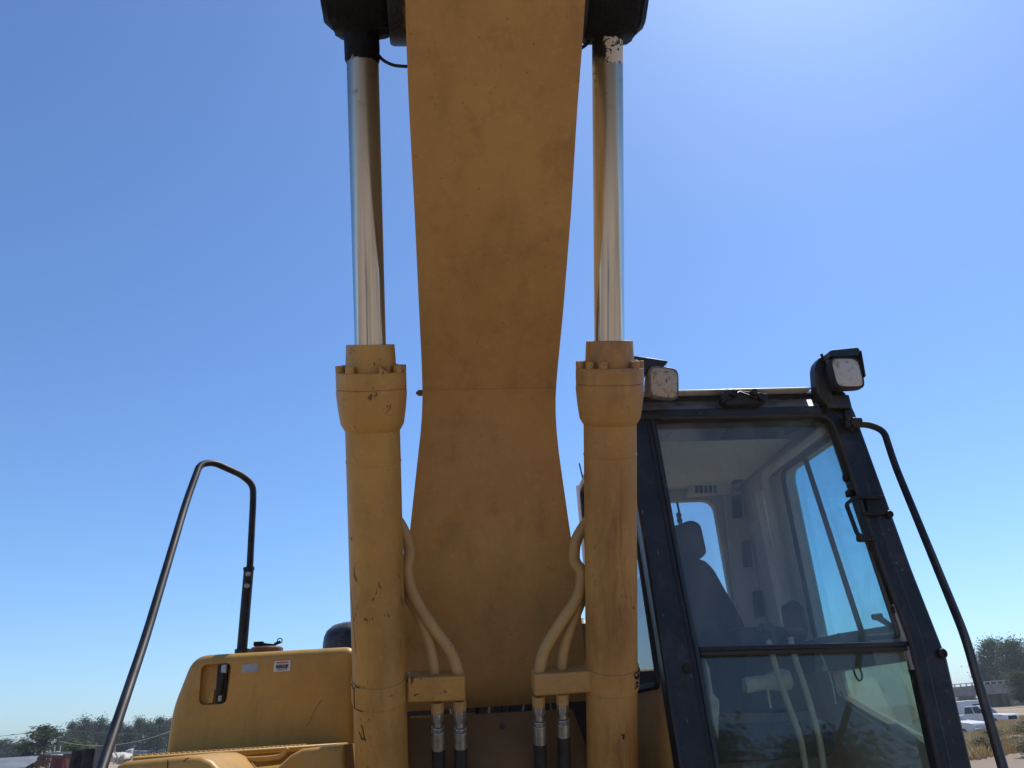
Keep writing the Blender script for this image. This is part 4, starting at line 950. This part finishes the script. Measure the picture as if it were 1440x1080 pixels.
# ------------------------------------------------------------------ vehicles (front towards local -Y... built along +X = nose)
def pickup(loc, rz, label, sedan=False, s=1.0, van=False):
    e = empty('sedan' if sedan else ('camper_van' if van else 'pickup_truck'), loc, label, 'car' if sedan else ('van' if van else 'truck'), 'white vehicles parked in the dry grass', rz)
    hw_ = .92 if not sedan else .86
    if sedan: low = [(-2.2, .35), (-2.25, .75), (-2.1, .93), (1.1, .98), (2.15, .86), (2.25, .68), (2.2, .35)]; cabp = [(-1.75, .93), (-1.15, 1.40), (.25, 1.42), (1.05, .97)]
    elif van: low = [(-2.6, .4), (-2.65, 1.0), (1.6, 1.05), (2.45, .95), (2.5, .45)]; cabp = [(-2.65, 1.0), (-2.55, 2.05), (.95, 2.08), (1.65, 1.05)]
    else: low = [(-2.6, .5), (-2.65, 1.12), (.95, 1.12), (2.35, 1.06), (2.5, .98), (2.52, .5)]; cabp = [(-.95, 1.1), (-.8, 1.78), (.35, 1.80), (1.05, 1.1)]
    b = MB(); b.prism([(x * s, -hw_ * s, z * s) for x, z in low], (0, 2 * hw_ * s, 0)); b.build('body', m_white, e, bevel=.06, seg=3, loc=(0, 0, 0))
    b = MB(); n = len(cabp); A_ = [Vector((x * s, -(hw_ - .02 - (.16 if z > 1.15 else 0)) * s, z * s)) for x, z in cabp]; B_ = [Vector((p.x, -p.y, p.z)) for p in A_]
    b.add(A_ + B_, [tuple(range(n)), tuple(range(2 * n - 1, n - 1, -1))] + [(i, (i + 1) % n, (i + 1) % n + n, i + n) for i in range(n)]); cb_ = b.build('cabin', m_white, e, bevel=.04, seg=2, loc=(0, 0, 0))
    # windscreen and side windows stand 6 mm proud of the cabin
    def panel(P, name):
        q = MB(); nn = (P[1] - P[0]).cross(P[2] - P[0]).normalized(); q.prism([p + nn * .004 for p in P], nn * .01); q.build(name, m_gveh, cb_, smooth=False, loc=(0, 0, 0))
    def quad(a0, a1, b1, b0, m0=.1, m1=.12):
        f = lambda u, v: a0.lerp(a1, u).lerp(b0.lerp(b1, u), v)
        return [f(m0, m1), f(1 - m0, m1), f(1 - m0, 1 - m1), f(m0, 1 - m1)]
    panel(quad(A_[3], B_[3], B_[2], A_[2], .07, .1), 'windscreen')
    panel(quad(B_[0], A_[0], A_[1], B_[1], .1, .2), 'rear_screen')
    if not van:
        mid = lambda P, Q, t: P.lerp(Q, t)
        for Aa in (A_, B_):
            flip = Aa is B_
            q1 = quad(mid(Aa[0], Aa[3], .02), mid(Aa[0], Aa[3], .5), mid(Aa[1], Aa[2], .5), Aa[1], .06, .15); q2 = quad(mid(Aa[0], Aa[3], .5), Aa[3], Aa[2], mid(Aa[1], Aa[2], .5), .06, .15)
            for qq in (q1, q2): panel(qq[::-1] if flip else qq, 'side_window')
    else:
        for sg_ in (-1, 1):
            P = [Vector((x * s, sg_ * (hw_ - .12) * s, z * s)) for x, z in ((.3, 1.2), (1.3, 1.2), (.95, 1.8), (.3, 1.8))]; panel(P if sg_ < 0 else P[::-1], 'side_window')
    wr = .36 if not sedan else .31
    for x in (-1.55, 1.5):
        for sg_ in (-1, 1):
            q = MB(); q.lathe([(.05, -.11), (wr - .03, -.11), (wr, -.08), (wr, .08), (wr - .03, .11), (.05, .11)], 20, Matrix.Translation((x * s, sg_ * (hw_ - .06) * s, wr)) @ Matrix.Rotation(pi / 2, 4, 'X')); wh = q.build('wheel', m_tyre, e, loc=(0, 0, 0))
            q = MB(); q.lathe([(.02, -.115), (.19, -.115), (.19, .115), (.02, .115)], 14, Matrix.Translation((x * s, sg_ * (hw_ - .055) * s, wr)) @ Matrix.Rotation(pi / 2, 4, 'X')); q.build('rim', m_steel, wh, loc=(0, 0, 0))
    xf = low[-1][0] * s; zf = .78 if not sedan else .6
    q = MB(); q.box((xf + .0, 0, zf * s), (.06, 1.15 * s, .26 * s)); q.build('grille', m_ink, e, bevel=.01, loc=(0, 0, 0))
    for sg_ in (-1, 1):
        q = MB(); q.box((xf + .005, sg_ * .72 * s, zf * s), (.06, .24 * s, .2 * s)); q.build('headlight', m_label, e, bevel=.02, loc=(0, 0, 0))
    q = MB(); q.box((xf + .04, 0, .48 * s), (.14, 1.75 * s, .16 * s)); q.build('bumper', m_steel, e, bevel=.03, loc=(0, 0, 0))
    return e
def gz(p): return Vector((p.x, p.y, ground_z(p.x, p.y)))
pickup(gz(far(1322, 56)), R(-66), 'white sedan parked in dry grass just right of the cab pillar', sedan=True)
pickup(gz(far(1356, 74)), R(-18), 'white box van parked behind the white sedan under the overpass', van=True)
pickup(gz(far(1374, 70)), R(-66), 'white pickup truck with dark grille right of the grab rail', s=.88)

# ------------------------------------------------------------------ dry grass and shrubs on the right
def dry_grass():
    r = random.Random(5); b = MB()
    def tuft(x, y, hh, n):
        z = ground_z(x, y)
        for k in range(n):
            a = r.uniform(0, 2 * pi); l = r.uniform(.5, 1) * hh; lean = r.uniform(.1, .55) * hh
            ox, oy = r.gauss(0, .10), r.gauss(0, .10); w_ = .012 + .0005 * sqrt(x * x + y * y)
            p = Vector((x + ox, y + oy, z - .02)); t = p + Vector((cos(a) * lean, sin(a) * lean, l)); m = p.lerp(t, .5) + Vector((0, 0, l * .12)); u = Vector((-sin(a), cos(a), 0)) * w_
            b.add([p - u, p + u, m + u * .7, t, m - u * .7], [(0, 1, 2, 4), (4, 2, 3)])
    for i in range(5200):
        px = r.uniform(1325, 1475); dd = 22 + 60 * r.random() ** .8
        p = far(px, dd); nz = mnoise.noise(Vector((p.x * .10, p.y * .10, 3)))
        if dd < 27 or nz < -.12 + (.25 if dd < 32 else 0): continue
        tuft(p.x, p.y, r.uniform(.18, .5), 9)
    t = NT('dry_straw_grass'); c = t.mix(t.ramp(t.noise(.35, 4), .35, .65), (.66, .50, .24), (.48, .35, .165)); c = t.mix(t.ramp(t.noise(.12, 3), .66, .72), c, (.26, .26, .12))
    tag(b.build('dry_grass', t.done(c, .85, 0, .2), smooth=False), kind='stuff')
dry_grass()
for i, (px, dd, h_, w_, lb) in enumerate(((1383, 40, .55, 1.1, 'grey green shrub in the straw grass just left of the grab rail'), (1432, 44, .62, 1.2, 'larger grey green shrub at the right edge of the straw grass'), (1366, 31, .5, 1.0, 'brown tumbleweed shrub beside the cab pillar'), (1436, 29, .7, 1.0, 'grey shrub nearest the camera at the right edge'), (1412, 36, .3, .8, 'low dry shrub right of the grab rail'))):
    tree('shr', 61 + i % 2, 'round', m_dryl, gz(far(px, dd)), h_, w_, lb, 'shrub', 'dry_shrub', 'shrubs in the dry grass', i * 1.9, dens=(55, 50, .05))

# ------------------------------------------------------------------ left yard
def pole_line():
    p = far(61, 190); ht = far_z(62, 1020, 190); q = MB(); q.tube([p, p + Vector((0, 0, ht))], [.2, .14], 8)
    e = empty('utility_pole', p, 'dark utility pole rising behind the rounded tree', 'pole')
    q = MB(); q.tube([p, p + Vector((0, 0, ht))], [.24, .16], 8); q.build('pole', m_pole, e)
    q = MB(); q.box(p + Vector((0, 0, ht - .9)), (1.8, .15, .15)); q.build('crossarm', m_pole, e, smooth=False)
    def wire(a, b_, sag, n=16): return [a.lerp(b_, i / n) - Vector((0, 0, sag * 4 * (i / n) * (1 - i / n))) for i in range(n + 1)]
    a = far(-60, 215); a.z = far_z(-60, 1036, 215); c = far(330, 200); c.z = far_z(330, 1026, 200); m = p + Vector((0, 0, far_z(61, 1025, 190)))
    q = MB(); q.tube(wire(a, m, .6), .045, 5); q.tube(wire(m, c, .9), .045, 5); tag(q.build('power_cable', m_cable), 'long power cable crossing the sky from the utility pole', 'cable')
    a = far(78, 95); a.z = far_z(78, 1042, 95); c = far(300, 90); c.z = far_z(300, 995, 90)
    q = MB(); q.tube(wire(a, c, 1.6), .028, 5); tag(q.build('drooping_cable', m_whitep), 'pale drooping cable in front of the tree row', 'cable')
    tag(empty('service_pole', far(78, 95), 'short pale pole holding the drooping cable', 'pole'))
    pp = far(78, 95); q = MB(); q.tube([pp, pp + Vector((0, 0, a.z + .3))], .08, 8); o = q.build('pole', m_pole, bpy.data.objects['service_pole'])
pole_line()
def posts():
    for i, (px0, px1, pyt, D_) in enumerate(((107, 121.5, 1055, 7.6), (121.8, 134.5, 1052.5, 7.45))):
        c = far((px0 + px1) / 2, D_); w_ = (px1 - px0) / FPX * D_ * 1.06; zt_ = far_z((px0 + px1) / 2, pyt, D_)
        q = MB(); n = 8; base = [(-w_ / 2, -.05), (-w_ * .2, -.065), (w_ * .22, -.058), (w_ / 2, -.05), (w_ / 2, .05), (-w_ / 2, .05)]
        q.prism([(c.x + x, c.y + y, -.1) for x, y in base], (0, 0, zt_ + .1)); o = q.build('timber_post', m_wood, None, bevel=.006)
        tag(o, ('charred timber post, left of the close pair by the handrail', 'charred timber post, right of the close pair by the handrail')[i], 'post', 'charred posts by the handrail')
posts()
def rusty_frame():
    D_ = 22; e = empty('rusty_trailer', far(80, D_), 'rusty red trailer frame left of the charred posts', 'trailer')
    P = lambda px, py, dd=0: Vector((*far(px, D_ + dd).xy, far_z(px, py, D_ + dd)))
    def bar(pts, r_, name='frame_bar', m=m_rustf):
        q = MB(); q.tube(pts, r_, 4); return q.build(name, m, e, smooth=False)
    bar([P(56, 1064), P(101, 1064.5)], .045); bar([P(62, 1060), P(106, 1058)], .035, 'top_rail', m_steel); bar([P(56, 1064), P(53, 1120)], .05, 'corner_post'); bar([P(101, 1064), P(104, 1120)], .05, 'corner_post')
    bar([P(57, 1060), P(57.5, 1076)], .035, 'corner_post'); bar([P(57, 1072, 1.5), P(101, 1070, 1.5)], .035); bar([P(68, 1064), P(68, 1110)], .025, 'stake'); bar([P(90, 1064), P(91, 1110)], .025, 'stake'); bar([P(53, 1092), P(104, 1090)], .06)
    q = MB(); c = P(87, 1082, .6); q.lathe([(.02, -.25), (.2, -.25), (.21, -.2), (.21, .2), (.2, .25), (.02, .25)], 16, Matrix.Translation(c)); q.build('drum', m_redp, e)
    q = MB(); q.box(P(78, 1086, .8), (.7, .5, .25)); q.build('load_crate', plain('straw_bale', (.38, .31, .2), (.28, .22, .15), .9), e, bevel=.02)
    q = MB(); q.lathe([(.02, -.1), (.34, -.1), (.36, 0), (.34, .1), (.02, .1)], 20, Matrix.Translation((*far(78, D_).xy, .36)) @ Matrix.Rotation(pi / 2, 4, 'X')); q.build('wheel', m_tyre, e)
rusty_frame()
def white_tank():
    p = far(80, 60); z0 = far_z(80, 1059, 60)
    e = empty('water_tank', p, 'small pale tank with two pipes above the rusty trailer', 'tank')
    q = MB(); q.lathe([(.05, 0), (.32, 0), (.34, z0 * .5), (.32, z0 - .1), (.15, z0 + .08), (.02, z0 + .1)], 20, Matrix.Translation(p)); q.build('tank_body', m_whitep, e)
    for dx in (-.2, .12):
        q = MB(); q.tube([p + Vector((dx, 0, z0)), p + Vector((dx, 0, z0 + .42))], .03, 6); q.build('pipe', m_whitep, e)
white_tank()
def shed():
    D_ = 75; a = far(-60, D_); b_ = far(36, D_); z1 = far_z(0, 1067.5, D_); 
    e = empty('low_shed', (a + b_) / 2, 'low shed with a ribbed grey metal roof at the lower left', 'shed')
    dz = Vector((0, 0, 1)); back = Vector((0, 3.0, .55))
    q = MB(); q.prism([a + dz * (z1 - .75), b_ + dz * (z1 - .75), b_ + back + dz * (z1 - .55), a + back + dz * (z1 - .55)], (0, 0, .06)); rf = q.build('roof', m_roof, e, smooth=False)
    q = MB()
    for k in range(28):
        p = a.lerp(b_, k / 27) + dz * (z1 - .69); q.tube([p + Vector((0, -.02, .01)), p + back + Vector((0, 0, .21))], .035, 4)
    q.build('roof_ribs', m_roof, rf, smooth=False, loc=(0, 0, 0))
    q = MB(); q.prism([a + Vector((.1, .1, 0)), b_ + Vector((-.1, .1, 0)), b_ + Vector((-.1, 2.9, 0)), a + Vector((.1, 2.9, 0))], (0, 0, z1 - .8)); q.build('wall', m_conc, e, smooth=False)
shed()
def scrap():
    r = random.Random(9)
    for i in range(12):
        p = far(26 + i * 2.5, 30 + r.uniform(-1, 1)); s_ = r.uniform(.25, .5); z_ = max(.2, far_z(26 + i * 2.5, 1074 + r.uniform(-2, 4), 30) - .1)
        q = MB(); q.box((0, 0, 0), (s_, s_ * .7, z_ * .9), Matrix.Rotation(r.uniform(-.2, .2), 3, 'Y'))
        o = q.build('scrap_block', (m_conc, m_steel, m_whitep)[i % 3], None, bevel=.02, loc=(p.x, p.y, z_ * .45)); o.rotation_euler = (0, 0, r.uniform(0, 3))
        tag(o, ('pale concrete', 'dull metal', 'dirty white')[i % 3] + ' scrap block, ' + ('first', 'second', 'third', 'fourth')[i // 3] + ' of its colour from the left in the heap', 'scrap', 'scrap blocks left of the rusty trailer')
scrap()

# ------------------------------------------------------------------ summer haze
def haze():
    b = MB(); b.box((0, 0, 13.5), (2800, 2800, 31)); t = NT('thin_haze'); t.t.nodes.remove(t.b)
    v = t.n('VolumePrincipled'); v.inputs['Density'].default_value = .00035; v.inputs['Color'].default_value = (.85, .90, .97, 1); v.inputs['Anisotropy'].default_value = .2
    t.l(v.outputs[0], t.o.inputs['Volume']); tag(b.build('haze', t.m, smooth=False), kind='stuff')
haze()
